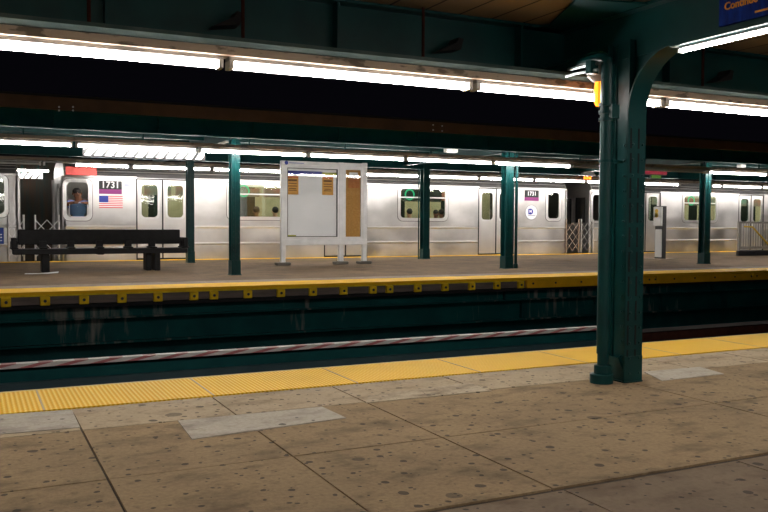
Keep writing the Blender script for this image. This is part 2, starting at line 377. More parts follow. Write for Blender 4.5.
# ------------------------------------------------ near canopy
ZC = HC+1.6
MB().box(NX0, NX1, -5, 6.3, ZC, ZC+.06).build('ceiling', PLANK, kind='structure')
PX0, PX1, PY0, PY1 = X(624, 4.84, 384), X(641.3, 4.84, 384), 4.84, 5.12   # near column
PXM = (PX0+PX1)/2
ZB = HC+1.17                     # underside of girder and cross beam
def girder(name, x0, x1, y, z0, z1, fw_=.22, m=GREEN, mf=None, lbl=None):
    g = MB().box(x0, x1, y-.012, y+.012, z0, z1).box(x0, x1, y-fw_/2, y+fw_/2, z1-.02, z1).box(x0, x1, y-fw_/2, y+fw_/2, z0, z0+.02)
    for k in range(int((x1-x0)/1.6)):
        x = x0+.8+1.6*k; g.box(x-.01, x+.01, y-fw_/2+.02, y+fw_/2-.02, z0, z1)
    return g.build(name, m, kind='structure')
girder('trim_near_girder', NX0, NX1, 5.72, ZB, ZC-.005, .24, GREEN)
MB().prism([(5.33, ZB-.012), (5.37, ZB-.035), (5.62, ZB-.004), (5.62, ZB+.012), (5.33, ZB+.012)], 'x', NX0, NX1).build('trim_near_girder_lip', PALE, kind='structure')  # flange edge bevelled outwards to catch the tubes, lit paleness painted in
MB().box(NX0, NX1, 6.3, 6.42, ZC-.10, ZC+.12).build('trim_near_canopy_edge', FASC, kind='structure')

# ------------------------------------------------ near column
colroot = thing('support_column', (PXM, (PY0+PY1)/2, 0), 'large green riveted steel column on the near platform, flaring into the roof beam', 'column')
FT = .018
s_ = MB(); s_.box(X(607.5, PY1, 340), PX1, PY1-FT, PY1, 0, ZB+.42); s_.box(PXM-.012, PXM+.012, PY0+FT, PY1-FT, 0, ZB+.42)  # rear flange extended leftwards, added width that shades the web recess
# angle irons along the web
for sx in (-1, 1):
    for (ya, yb) in ((PY0+FT, PY0+FT+.012), (PY1-FT-.012, PY1-FT)):
        s_.box(PXM+sx*.012, PXM+sx*.068, ya, yb, 0, ZB+.2)
    for ya in (PY0+FT, PY1-FT-.055): s_.box(PXM+sx*.012, PXM+sx*.022, ya, ya+.055, 0, ZB+.2)
s_.build('web', GREEN, colroot)
# front flange, bending forward into the underside of the beam
R = .43; fl = MB(); prof = []
ZBM = HC+1.245
zt_c = ZBM-R
for k in range(11):
    a = math.pi/2*k/10
    prof.append((PY0-R+R*math.cos(a), zt_c+R*math.sin(a)))
path = [(PY0, 0), (PY0, zt_c*.5)]+prof
inn = [(PY0+FT, 0), (PY0+FT, zt_c*.5)]+[(PY0-R+(R+FT)*math.cos(math.pi/2*k/10), zt_c+(R+FT)*math.sin(math.pi/2*k/10)) for k in range(11)]
vs = [(x, q[0], q[1]) for x in (PX0, PX1) for P_ in (path, inn) for q in P_]; n_ = len(path); fs = []
for i in range(n_-1):
    fs += [(i, i+1, 2*n_+i+1, 2*n_+i), (n_+i, 3*n_+i, 3*n_+i+1, n_+i+1), (i, n_+i, n_+i+1, i+1), (2*n_+i, 2*n_+i+1, 3*n_+i+1, 3*n_+i)]
fs += [(0, 2*n_, 3*n_, n_), (n_-1, 2*n_-1, 4*n_-1, 3*n_-1)]
fl.add(vs, fs).build('front_flange', GREEN, colroot, smooth=True)
# knee web that fills the curve
kw = [(PY1-.02, zt_c)]+[(PY0+FT*.5, zt_c)]+[(q[0], q[1]+.005) for q in prof]+[(PY0-R, ZBM+.05), (PY1-.02, ZBM+.05)]
MB().prism(kw, 'x', PXM-.0095, PXM+.0095).build('knee_web', GREEN, colroot)
# cover strips with slots and rivets on the front flange
for xo in (.02, .095):
    q = MB()
    for k in range(10):
        z0 = .10+k*.185
        if z0+.15 < zt_c+.05: q.box(PX0+xo, PX0+xo+.014, PY0-.003, PY0+.002, z0, z0+.15)
    q.build('seam', DARK, colroot)
rv = MB()
for k in range(16):
    z = .07+k*.115
    if z < zt_c:
        for xo in (.045, .14): rv.ball((PX0+xo, PY0-.002, z), (.011, .009, .011), 8, 5)
        for yo in (.05, .09): rv.ball((PXM-.024, PY0+FT+yo, z), (.008, .01, .01), 8, 5)
rv.build('rivets', GREEN, colroot, smooth=True)
bp = MB(); bp.box(PX0-.001, PX1+.001, PY0-.004, PY0, 0, .20); bp.box(PX0-.004, PX1+.004, PY1, PY1+.012, 0, .24)
for sx in (-1, 1): bp.prism([(PY0+.02, 0), (PY1-.02, 0), (PY1-.02, .18), (PY0+.08, .18), (PY0+.02, .08)], 'x', PXM+sx*.07-.006, PXM+sx*.07+.006)
bp.box(PX0-.004, PX1+.004, PY0-.008, PY1+.008, -.0, .010)
bp.build('base_shoe', GREEN, colroot)
# cross beam over the column
BX0, BX1 = PXM-.10, PXM+.10
cb = MB(); cb.box(PXM-.014, PXM+.014, -5, 5.70, ZBM, ZC-.004); cb.box(BX0, BX1, -5, PY0-R+.02, ZBM-.016, ZBM+.012); cb.box(BX0, BX1, PY1, 5.60, ZBM-.016, ZBM+.012)
cb.box(BX0, BX1, -5, 5.70, ZC-.03, ZC-.003)
cb.build('trim_cross_beam', GREEN, kind='structure')
q = [U(549, 24, z=ZC-.01), U(577, -3, z=ZC-.01)]
MB().prism([(q[0].x-.1, 5.7), (q[0].x, q[0].y), (q[1].x, q[1].y), (PXM, q[1].y-.15), (PXM, 5.7)], 'z', ZC-.025, ZC-.012).build('trim_corner_gusset', GREEND, kind='structure')

# downpipe beside the column
pxc = X(603.2, 4.93, 340); pr = .049
pipe = thing('standpipe', (pxc, 4.93, 0), 'green vertical pipe with a flanged foot beside the large near column', 'pipe')
zb_, zt_ = .22, HC+1.18
MB().tube([(pxc, 4.93, zb_), (pxc, 4.93, zt_)], pr, 16).build('pipe_body', GREEN, pipe, smooth=True)
MB().tube([(pxc, 4.93, .05), (pxc, 4.93, zb_+.02)], pr*.86, 16).build('lower_pipe', GREEN, pipe, smooth=True)
MB().tube([(pxc-.012, 4.93, 0), (pxc-.012, 4.93, .065), (pxc-.012, 4.93, .07)], [.088, .088, .075], 18).tube([(pxc, 4.93, .07), (pxc, 4.93, .13), (pxc, 4.93, .135)], [.066, .066, .058], 18).build('foot_flange', GREEN, pipe, smooth=True)
zc = Z(602, 112, 4.93); c = MB()
for dz in (-.055, .0, .055): c.tube([(pxc, 4.93, zc+dz-.012), (pxc, 4.93, zc+dz+.012)], pr+.013, 16)
c.box(pxc-.02, pxc+.05, 4.93-pr-.03, 4.93-pr+.01, zc-.05, zc+.05); c.build('coupling', GREEN, pipe, smooth=True)
zs = Z(602, 161, 4.93); MB().tube([(pxc, 4.93, zs-.01), (pxc, 4.93, zs+.01)], pr+.008, 16).box(pxc, PX0+.03, 4.93, 4.95, zs-.01, zs+.01).build('pipe_strap', GREEND, pipe)
MB().tube([(pxc, 4.93, zt_-.02), (pxc, 4.93, zt_+.03), (pxc, 4.97, zt_+.06), (pxc, 5.05, zt_+.065), (pxc, 5.68, zt_+.065)], .035, 10).build('pipe_elbow', GREEN, pipe, smooth=True)
# two thin conduits to the girder
cd = thing('conduit_run', (pxc-.1, 5.2, ZB), 'pair of thin shiny conduits running from the near column top to the girder', 'conduit')
for dz, dx in ((0, 0), (-.05, -.02)):
    MB().tube([(pxc-.05+dx, 4.96, HC+1.19+dz), (pxc-.05+dx, 5.2, HC+1.20+dz), (pxc-.05+dx, 5.33, HC+1.20+dz)], .012, 8).build('conduit', mat('galvanised', (.3, .36, .36), rough=.3, metal=.8), cd, smooth=True)
MB().box(pxc-.10, pxc-.03, 5.0, 5.06, HC+1.12, HC+1.215).build('conduit_clamp', GREEN, cd)
# amber lamp
al = U(599.5, 95, y=5.16)
lampo = thing('signal_lamp', (al.x, al.y, al.z), 'small lit amber lamp under a grey cap hanging left of the near column', 'lamp')
mp = 1/124
MB().tube([al+Vector((0, 0, d)) for d in (.105, .10, .03, -.055, -.085, -.09)], [.02, .036, .043, .040, .028, .006], 14).build('amber_globe', AMBER, lampo, smooth=True)
MB().tube([al+Vector((0, 0, d)) for d in (.24, .22, .15, .14, .10)], [.02, .045, .095, .095, .05], 16).build('lamp_cap', mat('grey_cap', (.30, .28, .25), rough=.5), lampo, smooth=True)
MB().tube([al+Vector((0, 0, .23)), al+Vector((0, .0, .32)), al+Vector((.0, .10, .33)), Vector((al.x, 5.60, al.z+.33))], .014, 8).build('lamp_arm', GREEN, lampo)
g_ = MB()
for k in range(4):
    a = math.pi/4+k*math.pi/2; d = Vector((math.cos(a), math.sin(a), 0))*.05
    g_.tube([al+d+Vector((0, 0, .10)), al+d+Vector((0, 0, -.05)), al+d*.3+Vector((0, 0, -.10))], .003, 6)
g_.build('wire_guard', GREEND, lampo)

# ------------------------------------------------ fluorescent fittings
def fixture(x0, x1, y, zbot, label, group, tubem=TUBE, s=1.0, lit=(0, 1), axis='x', dead=False):
    """strip fitting: housing, reflector lip, two tubes, sockets; underside of the tubes at zbot"""
    L = x1-x0; p0 = Vector((x0, y, zbot))
    t = thing('fluorescent_light', (x0, y, zbot) if axis == 'x' else (y, x0, zbot), label, 'light', group)
    def B(m, a, b_, c, d, e, f): return m.box(a, b_, c, d, e, f) if axis == 'x' else m.box(c, d, a, b_, e, f)
    B(MB(), x0+.02*s, x1-.02*s, y-.045*s, y+.045*s, zbot+.056*s, zbot+.082*s).build('housing', mat('grey_enamel', (.34, .33, .33), rough=.5), t)
    r = .017*s
    for dy in (-.03*s, .03*s):
        a, b_ = x0+.05*s, x1-.05*s; la, lb = a+(b_-a)*lit[0], a+(b_-a)*lit[1]
        P = lambda q: (q, y+dy, zbot+.028*s) if axis == 'x' else (y+dy, q, zbot+.028*s)
        if dead: MB().tube([P(a), P(b_)], r, 10).build('tube', DEAD, t, smooth=True)
        else:
            MB().tube([P(la), P(lb)], r, 10).build('tube', tubem, t, smooth=True)
    for q in (x0+.035*s, x1-.035*s): B(MB(), q-.015*s, q+.015*s, y-.052*s, y+.052*s, zbot+.004*s, zbot+.058*s).build('socket', WHITE, t)
    return t
YN = 5.5; ZN = HC+.998
lab = {0: 'long lit fluorescent strip in the near row, first from the left edge', 1: 'lit fluorescent strip in the near row, second from left',
       2: 'lit fluorescent strip in the near row, ending behind the large column', 3: 'lit fluorescent strip in the near row, right of the large column'}
for k in range(-1, 6):
    a = (-.072+.3497*k)*YN
    if k in lab: fixture(a, a+.3497*YN, YN, ZN, lab[k], 'near row of fluorescent lights', TUBEN)
    elif k == 4: fixture(a, a+.3497*YN, YN, ZN, 'lit fluorescent strip in the near row, beyond the right picture edge', 'near row of fluorescent lights', TUBEN)
    elif k == -1: fixture(a, a+.3497*YN, YN, ZN, 'lit fluorescent strip in the near row, beyond the left picture edge', 'near row of fluorescent lights', TUBEN)
rl = thing('light_raceway', (4, YN, ZN+.1), 'tan raceway with flaking paint above the near row of lights', 'raceway')
MB().box(NX0, NX1, YN-.085, YN+.06, ZN+.083, ZN+.137).build('raceway_body', TAN, rl)
for px in (89, 243, 423, 703):
    x = X(px, YN, 30 if px < 200 else 60)
    h = MB().box(x-.02, x+.02, YN-.03, YN+.03, ZN+.147, ZN+.20).box(x-.045, x+.045, YN-.06, YN+.06, ZN+.145, ZN+.16).tube([(x, YN, ZN+.17), (x, YN, ZC-.02)], .012, 8)
    h.build('hanger', RUST, rl)
for px in (230, 452, 725):
    x = X(px, 5.6, 30); MB().prism([(x-.13, ZB+.12), (x+.06, ZB+.15), (x+.08, ZB+.23), (x+.04, ZB+.24), (x+.02, ZB+.20)], 'y', 5.56, 5.70).build('trim_girder_bracket', DARK, kind='structure')
# light under the cross beam, and the same row at the back of the platform
fixture(1.7, PY0-R-.0, PXM-.03, HC+1.185, 'lit fluorescent strip under the roof beam beside the blue sign', 'beam lights', TUBEN, s=.5, axis='y')
fixture(-2.2, 1.5, PXM-.03, HC+1.185, 'lit fluorescent strip under the roof beam above the viewer', 'beam lights', TUBEN, s=.5, axis='y')
for k in range(-1, 6):
    fixture(-2.2+1.93*k, -.3+1.93*k, -1.2, ZN-.03, 'lit fluorescent strip of the row behind the viewer', 'rear row of near platform lights', TUBEN)
# blue sign on the beam
sx_ = PXM-.06; s0 = U(720, 27, x=sx_); sg = thing('hanging_sign', (sx_, s0.y, s0.z), 'blue sign with orange lettering fixed to the side of the near roof beam', 'sign')
def sunburst():
    m = mat('deep_blue_rays', (.002, .008, .11), (.004, .035, .27), 2.2, rough=.6, spec=.08, stretch=(1, 9, 1.5)); return m
MB().box(sx_-.012, sx_+.012, s0.y-1.3, s0.y, s0.z, s0.z+.36).build('sign_panel', sunburst(), sg)
GOLD = mat('orange_lettering', (.75, .30, .02), rough=.5)
tp = U(739, 5, x=sx_-.016)
text('lettering', 'Continue', .068, GOLD, sg, (sx_-.015, s0.y-.175, tp.z+.012), (math.pi/2, 0, -math.pi/2))
u1 = U(755, 12, x=sx_-.014); MB().box(sx_-.016, sx_-.012, u1.y-.75, u1.y, u1.z-.006, u1.z+.006).build('underline', GOLD, sg)

# ================================================================== BETWEEN THE PLATFORMS
YB = 9.5; XBE = X(612, YB, 332)
zs0, zs1 = HC-1.552, HC-1.505
bar = thing('barrier_girder', (0, YB, -1.7), 'low green girder with a red and white striped band between the tracks', 'barrier')
MB().box(-14, XBE, YB, YB+.03, -1.75, zs0).box(-14, XBE, YB, YB+.16, zs0-.03, zs0).build('girder_web', GREEND, bar)
MB().box(-14, XBE, YB-.012, YB+.10, zs0, zs1).build('striped_band', REDW, bar)
MB().box(-14, XBE, YB-.06, YB, -1.75, zs0-.145).build('lower_plate', mat('grey_green_plate', (.010, .034, .042), (.018, .045, .052), 3, rough=.55), bar)
rr = thing('rusty_guard_beam', (XBE+.1, YB, -1.7), 'dark rusty beam right of the striped barrier, seen behind the near column', 'beam')
MB().box(XBE+.02, 45, YB+.05, YB+.35, -.57, -.45).build('beam_body', RUST, rr)
MB().box(XBE+.02, 45, YB+.10, YB+.28, -1.75, -.57).build('beam_web', DARK, rr)
MB().box(XBE+.02, 45, YB+.03, YB+.37, -.45, -.435).build('beam_flange', mat('worn_rust', (.013, .006, .004), (.008, .004, .003), 9, rough=.9, spec=.05), rr)

# ================================================================== FAR PLATFORM
FE, FT0, FR = 12.5, 13.27, 21.72
FX0, FX1 = -14, 45
XBL = X(526, FE, 290)
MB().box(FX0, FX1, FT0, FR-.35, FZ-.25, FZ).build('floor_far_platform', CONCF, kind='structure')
MB().box(FX0, FX1, FR-.35, FR, FZ-.25, FZ+.004).build('trim_far_rear_edge', YEL, kind='structure')
MB().box(FX0, FX1, FT0, FT0+.55, FZ-.01, FZ+.002).build('trim_far_pale_edge', CONCL, kind='structure')
t2 = tag(MB().box(FX0, FX1, FE, FT0, FZ-.035, FZ+.006).build('tactile_strip', YEL), 'yellow warning strip along the edge of the far platform', 'warning strip')
MB().box(FX0, XBL-.01, FE+.005, FE+.05, FZ-.06, FZ-.034).build('nosing', YELD, t2)
rub = thing('rubbing_board', (X(6, FE), FE, FZ-.1), 'grey timber rubbing board with yellow blocks under the far platform edge', 'board')
zb0, zb1 = FZ-.185, FZ-.06
MB().box(FX0, XBL, FE+.03, FE+.12, zb0+.01, zb1).build('timber', WOODR, rub)
for px in (-33, 6, 45, 84, 122, 158, 194, 214, 248, 281, 313, 343.7, 373, 389.7, 418, 445.3, 472, 497.3, 521):
    x = X(px, FE, 300-px*.045)
    o = MB().bbox(x-.065, x+.065, FE-.02, FE+.05, zb0, zb1-.002, .008).build('block', YELD, rub)
    MB().tube([(x, FE-.03, (zb0+zb1)/2), (x, FE-.015, (zb0+zb1)/2)], .022, 10).build('bolt', BLK, o)
sol = thing('edge_board', (XBL, FE, FZ-.1), 'solid ochre yellow edge board with bolts under the right half of the far platform edge', 'board')
MB().bbox(XBL+.01, X(657, FE)-.01, FE-.02, FE+.10, zb0-.005, FZ-.038, .008).bbox(X(657, FE)+.004, X(753.5, FE)-.004, FE-.02, FE+.10, zb0-.005, FZ-.038, .008).bbox(X(753.5, FE)+.004, FX1, FE-.02, FE+.10, zb0-.005, FZ-.038, .008).build('board_body', YELB, sol)
for px in (532.5, 555, 580.5, 602, 626, 648.5, 654.5, 673.5, 694, 714, 734, 750.5, 756):
    x = X(px, FE, 280); MB().tube([(x, FE-.028, FZ-.105), (x, FE-.015, FZ-.105)], .02, 10).build('bolt', BLK, sol)
# green substructure under the far platform
MB().box(FX0, FX1, 12.80, 12.84, HC-1.42, FZ-.20).box(FX0, FX1, 12.70, 12.84, HC-1.435, HC-1.415).build('wall_far_edge', PEEL, kind='structure')
MB().box(FX0, FX1, 12.98, 13.02, HC-1.80, HC-1.42).box(FX0, FX1, 12.88, 13.0, HC-1.83, HC-1.80).build('wall_far_lower', PEEL, kind='structure')
MB().box(FX0, FX1, 13.25, 13.3, -1.75, HC-1.80).build('wall_far_base', GREEND, kind='structure')
MB().box(FX0, FX1, 12.55, 13.9, FZ-.24, FZ-.19).build('trim_far_soffit', DARK, kind='structure')
st = MB()
for k in range(34):
    if FX0+1.75*k > XBL-1: st.box(FX0+1.75*k, FX0+1.75*k+.03, 12.74, 12.80, HC-1.415, FZ-.25).box(FX0+1.75*k+.5, FX0+1.75*k+.62, 12.9, 12.98, HC-1.80, HC-1.44)
st.build('trim_far_stiffeners', GREEND, kind='structure')

# ------------------------------------------------ far canopy
ZFC = HC+1.80
MB().box(FX0, FX1, 14.0, 23.0, ZFC, ZFC+.08).build('ceiling_far', mat('pale_painted_soffit', (.30, .33, .32), (.20, .23, .23), 2, rough=.7), kind='structure')
zg0, zg1 = HC+1.415, HC+1.70
girder('trim_far_girder', FX0, FX1, 14.05, zg0, zg1, .14, GREENM)
MB().box(FX0, FX1, 13.86, 13.95, zg1-.01, HC+1.88).build('trim_far_fascia', FASC, kind='structure')
MB().box(FX0, FX1, 13.86, 23.0, HC+1.885, HC+1.92).build('roof_far', DARK, kind='structure')
bo = MB()
for px, py in ((59, 107), (73, 107), (59, 110.5), (73, 110.5), (433, 125), (433, 130), (442, 126), (442, 131)):
    q = U(px, py, y=13.86); bo.tube([(q.x, 13.845, q.z), (q.x, 13.865, q.z)], .014, 8)
bo.build('trim_fascia_bolts', ALU, kind='structure')
girder('trim_rear_girder', FX0, FX1, 20.05, HC+1.42, HC+1.78, .16, GREEND)
# far columns
def column(px, py, y, label, w=.225, pipe=False):
    x0 = X(px[0], y, py); x1 = X(px[1], y, py); xc = (x0+x1)/2; w = x1-x0-.03
    # a face and a side show; keep the steel square
    w = min(w, .24)*.80; d = .20; top = HC+1.62
    t = thing('support_column', (xc, y, FZ), label, 'column', 'columns on the far platform')
    c = MB().box(xc-w/2, xc+w/2, y, y+.014, FZ, top).box(xc-w/2, xc+w/2, y+d-.014, y+d, FZ, top).box(xc-.01, xc+.01, y+.014, y+d-.014, FZ, top).box(xc-.006, xc+.006, y-.008, y, FZ, top)
    c.build('shaft', GREEN, t)
    s = MB().box(xc-w/2-.008, xc+w/2+.008, y-.012, y, FZ, FZ+.27).box(xc-w/2-.008, xc-w/2, y, y+d, FZ, FZ+.27).box(xc+w/2, xc+w/2+.008, y, y+d, FZ, FZ+.27).box(xc-w/2-.02, xc+w/2+.02, y-.03, y+d+.02, FZ, FZ+.012)
    s.build('base_shoe', GREEN, t)
    rv = MB()
    for k in range(18): rv.ball((xc+w*.3, y-.002, FZ+.35+k*.115), (.010, .008, .010), 6, 4).ball((xc-w*.3, y-.002, FZ+.35+k*.115), (.010, .008, .010), 6, 4)
    rv.build('rivets', GREEN, t)
    return t, xc
YF, YR = 15.13, 19.9
column((230, 242), 274, YF, 'green column on the far platform between the bench and the map board')
t3, x3 = column((502, 516), 268, YF, 'green column with a pipe at its right side, on the far platform')
column((701, 712.5), 264, YF, 'green column at the right of the far platform, right of the help point')
column((186.5, 196), 263, YR, 'green column right behind the end of the black bench')
t6, x6 = column((420, 432.5), 258.5, YR, 'green column on the far platform right of the map board, before a train window')
xp = X(517, YF, 265)
MB().tube([(xp, YF+.05, FZ), (xp, YF+.05, FZ+.10)], .05, 12).tube([(xp, YF+.05, FZ), (xp, YF+.05, HC+1.5)], .032, 12).build('drain_pipe', GREEN, t3, smooth=True)
MB().tube([(X(419, YR), YR+.02, FZ), (X(419, YR), YR+.02, HC+1.45)], .016, 8).build('conduit', GREEND, t6)
cbm = MB()
for xc in (X(236, YF), x3, X(706, YF), X(236, YF)-6.0):
    cbm.box(xc-.012, xc+.012, 14.1, 22.9, HC+1.5, HC+1.79).box(xc-.08, xc+.08, 14.1, 22.9, HC+1.5, HC+1.515)
cbm.build('trim_far_cross_beams', GREEN, kind='structure')
MB().box(FX0, FX1, 17.4, 17.5, HC+1.66, HC+1.79).box(FX0, FX1, 16.2, 16.26, HC+1.71, HC+1.79).box(FX0, FX1, 18.7, 18.76, HC+1.70, HC+1.79).build('trim_far_purlins', GREEN, kind='structure')

# rows of lights on the far platform
YA, ZA = 14.9, HC+1.205
nA = ['first', 'second', 'third', 'fourth', 'fifth', 'sixth', 'seventh', 'eighth', 'ninth', 'tenth', 'eleventh']
grpA = 'front row of far platform lights'
for k in range(11):
    a = (-.033+.139*k)*YA; dead = k in (6, 7)
    extra = {0: ', cut by the left picture edge', 1: ', above the striped board', 2: ', crossing the column left of the map board', 3: ', above the map board', 4: ', right of the map board', 5: ', crossing the column with a pipe', 6: ', dark, ending at the large near column', 7: ', dark, left of the right column', 8: ', crossing the right column', 9: ', cut by the right picture edge', 10: ', beyond the right picture edge'}[k]
    fixture(a, a+.139*YA, YA, ZA, nA[k]+' fluorescent strip in the far front row'+extra, grpA, TUBE, s=1.15, dead=dead)
ra = thing('light_raceway', (8, YA, ZA+.15), 'tan raceway above the front row of far platform lights', 'raceway')
MB().box(FX0, FX1, YA-.085, YA+.06, ZA+.107, ZA+.165).build('raceway_body', mat('grimy_tan_paint', (.26, .20, .145), (.12, .095, .075), 5, rough=.8, lo=.5, hi=.65), ra)
for k in range(14): MB().tube([(-3+1.9*k, YA, ZA+.15), (-3+1.9*k, YA, ZFC)], .016, 6).build('hanger_rod', GREEND, ra)
YBk, ZBk = 20.4, HC+1.215
grpB = 'rear row of far platform lights'
exB = {0: 'dark fluorescent strip in the far rear row, above the left car gap', 1: 'half lit fluorescent strip in the far rear row, above the conductor window', 2: 'fluorescent strip in the far rear row, above the first car doors', 3: 'fluorescent strip in the far rear row, right of the bench column', 4: 'fluorescent strip in the far rear row, left of the map board',
       5: 'fluorescent strip in the far rear row, behind the map board', 6: 'fluorescent strip in the far rear row, left of the column before the window', 7: 'fluorescent strip in the far rear row, right of the column before the window', 8: 'fluorescent strip in the far rear row, above the car doors left of the pipe column', 9: 'fluorescent strip in the far rear row, above the right end of the middle car',
       10: 'fluorescent strip in the far rear row, meeting the large near column', 11: 'fluorescent strip in the far rear row, mostly dark, right of the large column', 12: 'fluorescent strip in the far rear row, crossing the right column', 13: 'fluorescent strip in the far rear row, right of the right column', 14: 'fluorescent strip in the far rear row, at the right picture edge'}
for k in range(15):
    a = (-.022+.0945*k)*YBk; lit = (0, 1)
    if k == 1: lit = (.37, 1)
    if k == 11: lit = (.86, 1)
    fixture(a, a+.0945*YBk, YBk, ZBk, exB[k], grpB, TUBE, s=1.25, lit=lit, dead=(k == 0))
rb = thing('light_raceway', (8, YBk, ZBk+.15), 'tan raceway above the rear row of far platform lights', 'raceway')
MB().box(FX0, FX1, YBk-.09, YBk+.06, ZBk+.117, ZBk+.175).build('raceway_body', MATS['grimy_tan_paint'], rb)
for k in range(14): MB().tube([(-2.6+2.1*k, YBk, ZBk+.15), (-2.6+2.1*k, YBk, ZFC)], .016, 6).build('hanger_rod', GREEND, rb)
# little plates seen over the front row
for i, (px, w_, lb) in enumerate(((452, 18, 'pale box hanging over the front far lights, right of the map board'), (743, 12, 'pale box over the front far lights at the right'))):
    q = U(px, 149 if i == 0 else 166, y=15.4); sw = w_/54/1.2
    bx = thing('junction_box', (q.x, 15.4, q.z), lb, 'box')
    MB().bbox(q.x-sw/2, q.x+sw/2, 15.38, 15.52, q.z-(.075 if i == 0 else .04), q.z+(.075 if i == 0 else .04), .01).build('box_body', WHITE, bx)
    MB().tube([(q.x, 15.45, q.z+.03), (q.x, 15.45, ZFC)], .02, 8).build('hanger', GREEND, bx)

# zebra board for the conductor
za, zb = X(84, 15.06, 154), X(204, 15.06, 154)
zz0, zz1 = Z(145, 157.5, 15.06), Z(145, 149.5, 15.06)
ze = thing('conductor_board', (za, 15.06, zz0), 'black and white diagonally striped board hanging under the far front lights', 'sign board')
MB().box(za, zb, 15.05, 15.075, zz0, zz1).build('striped_panel', ZEBRA, ze)
MB().box(za-.02, zb+.02, 15.075, 15.095, zz0-.02, zz1+.01).build('backing', BLK, ze)
for x in (za+.15, (za+zb)/2, zb-.15): MB().box(x-.01, x+.01, 15.078, 15.09, zz1, ZA+.17).build('hanger', GREEND, ze)
# second striped board beyond the train, seen through the gap between cars
z2a, z2b = X(18, 25.6, 174), X(42.5, 25.6, 174)
q0, q1 = Z(30, 178.5, 25.6), Z(30, 173, 25.6)
z2 = thing('conductor_board', (z2a, 25.6, q0), 'small striped board glimpsed through the left gap between the train cars', 'sign board')
MB().box(z2a, z2b, 25.6, 25.62, q0, q1).build('striped_panel', ZEBRA, z2)
for x in (z2a+.1, z2b-.1): MB().box(x-.01, x+.01, 25.625, 25.64, q0, q1+.4).build('hanger', GREEND, z2)
fixture(z2a-.2, z2b+.2, 25.45, q1+.02, 'lit fluorescent strip beyond the train, seen in the left car gap', 'lights beyond the train', TUBE, s=1.2)
MB().box(FX0, FX1, 25.2, 26.2, q1+.35, q1+.45).build('ceiling_beyond', DARK, kind='structure')
MB().box(FX0, FX1, 27.0, 27.1, -1.75, q1+.45).build('wall_beyond', mat('dark_green_boards', (.03, .05, .045), (.07, .04, .022), 2, rough=.8, stretch=(4, 1, .3)), kind='structure')

# red panel, orange led, red and green signs
q0, q1 = U(65.5, 174.8, y=21.2), U(97, 168, y=21.2)
sgn = thing('red_sign', (q0.x, 21.2, q0.z), 'red panel hanging above the conductor window of the middle car', 'sign')
MB().bbox(q0.x, q1.x, 21.2, 21.24, q0.z, q1.z+.02, .008).build('panel', REDB, sgn)
MB().box(q0.x+.1, q0.x+.12, 21.21, 21.23, q1.z, ZFC).box(q1.x-.12, q1.x-.1, 21.21, 21.23, q1.z, ZFC).build('hanger', GREEND, sgn)
q0, q1 = U(583.5, 180, y=20.0), U(591.5, 176, y=20.0)
ld = thing('orange_indicator', (q0.x, 20.0, q0.z), 'small orange lit indicator with a pale hood above the right car gap', 'indicator lamp')
for k in range(3):
    xx = q0.x+(q1.x-q0.x)*(k+.5)/3; MB().ball((xx, 20.0, (q0.z+q1.z)/2), (.04, .03, .05), 10, 7).build('lamp_bulb', LEDO, ld, smooth=True)
MB().prism([(q0.x-.12, q1.z), (q1.x+.12, q1.z), (q1.x, q1.z+.14), (q0.x, q1.z+.14)], 'y', 19.94, 20.1).build('hood', ALU, ld)
MB().tube([(q0.x+.1, 20.03, q1.z+.1), (q0.x+.1, 20.03, HC+1.43)], .015, 6).build('stem', GREEND, ld)
q0, q1 = U(643, 173.8, y=18.2), U(667, 171, y=18.2)
rs = thing('red_neon_sign', (q0.x, 18.2, q0.z), 'thin red glowing sign right of the large near column', 'sign')
MB().box(q0.x, q1.x, 18.2, 18.23, q0.z, q1.z).build('lit_strip', LEDR, rs); MB().box(q0.x-.02, q1.x+.02, 18.235, 18.27, q0.z-.02, q1.z+.03).build('backing', BLK, rs)
MB().box(q0.x+.2, q0.x+.22, 18.24, 18.26, q1.z, HC+1.7).build('hanger', GREEND, rs)
q0, q1 = U(652, 178, y=18.2), U(661, 175.3, y=18.2)
gs = thing('green_neon_sign', (q0.x, 18.2, q0.z), 'small dim green sign below the thin red glowing sign', 'sign')
MB().box(q0.x, q1.x, 18.2, 18.23, q0.z, q1.z).build('lit_strip', LEDG2, gs); MB().box(q0.x-.02, q1.x+.02, 18.235, 18.27, q0.z-.02, q1.z+.01).build('backing', BLK, gs)

# ------------------------------------------------ bench
YBn = 17.1
bx0, bx1 = X(13, YBn, 250), X(187.5, YBn, 245)
ztop, zmid = Z(30, 229.5, YBn+.05), Z(30, 244, YBn+.05)
zs = FZ+.43; bn = thing('platform_bench', ((bx0+bx1)/2, YBn, FZ), 'long black wooden bench on the far platform before the train', 'bench')
ze1 = Z(16, 238, YBn)
MB().bbox(bx0, bx1, YBn-.02, YBn+.46, zs-.085, zs+.02, .012).build('seat', BLACK, bn)
k0, k1 = X(18, YBn+.2, 235), X(180.5, YBn+.2, 235)
MB().bbox(k0, k1, YBn+.24, YBn+.29, zmid-.02, ztop, .01).build('backrest', BLACK, bn)
arm = MB()
for px in (14.5, 44, 72, 101, 130, 154, 186):
    x = X(px, YBn, 245); top = ze1 if px in (14.5, 186) else zmid
    o = MB().bbox(x-.07, x+.07, YBn+.0, YBn+.44, zs+.02, zs+.05, .01).bbox(x-.065, x+.065, YBn+.18, YBn+.26, zs+.02, zmid+.05, .006)
    if px in (14.5, 186): o.bbox(x-.045, x+.045, YBn-.0, YBn+.44, zs+.0, ze1, .01)
    o.build('armrest', BLACK, bn)
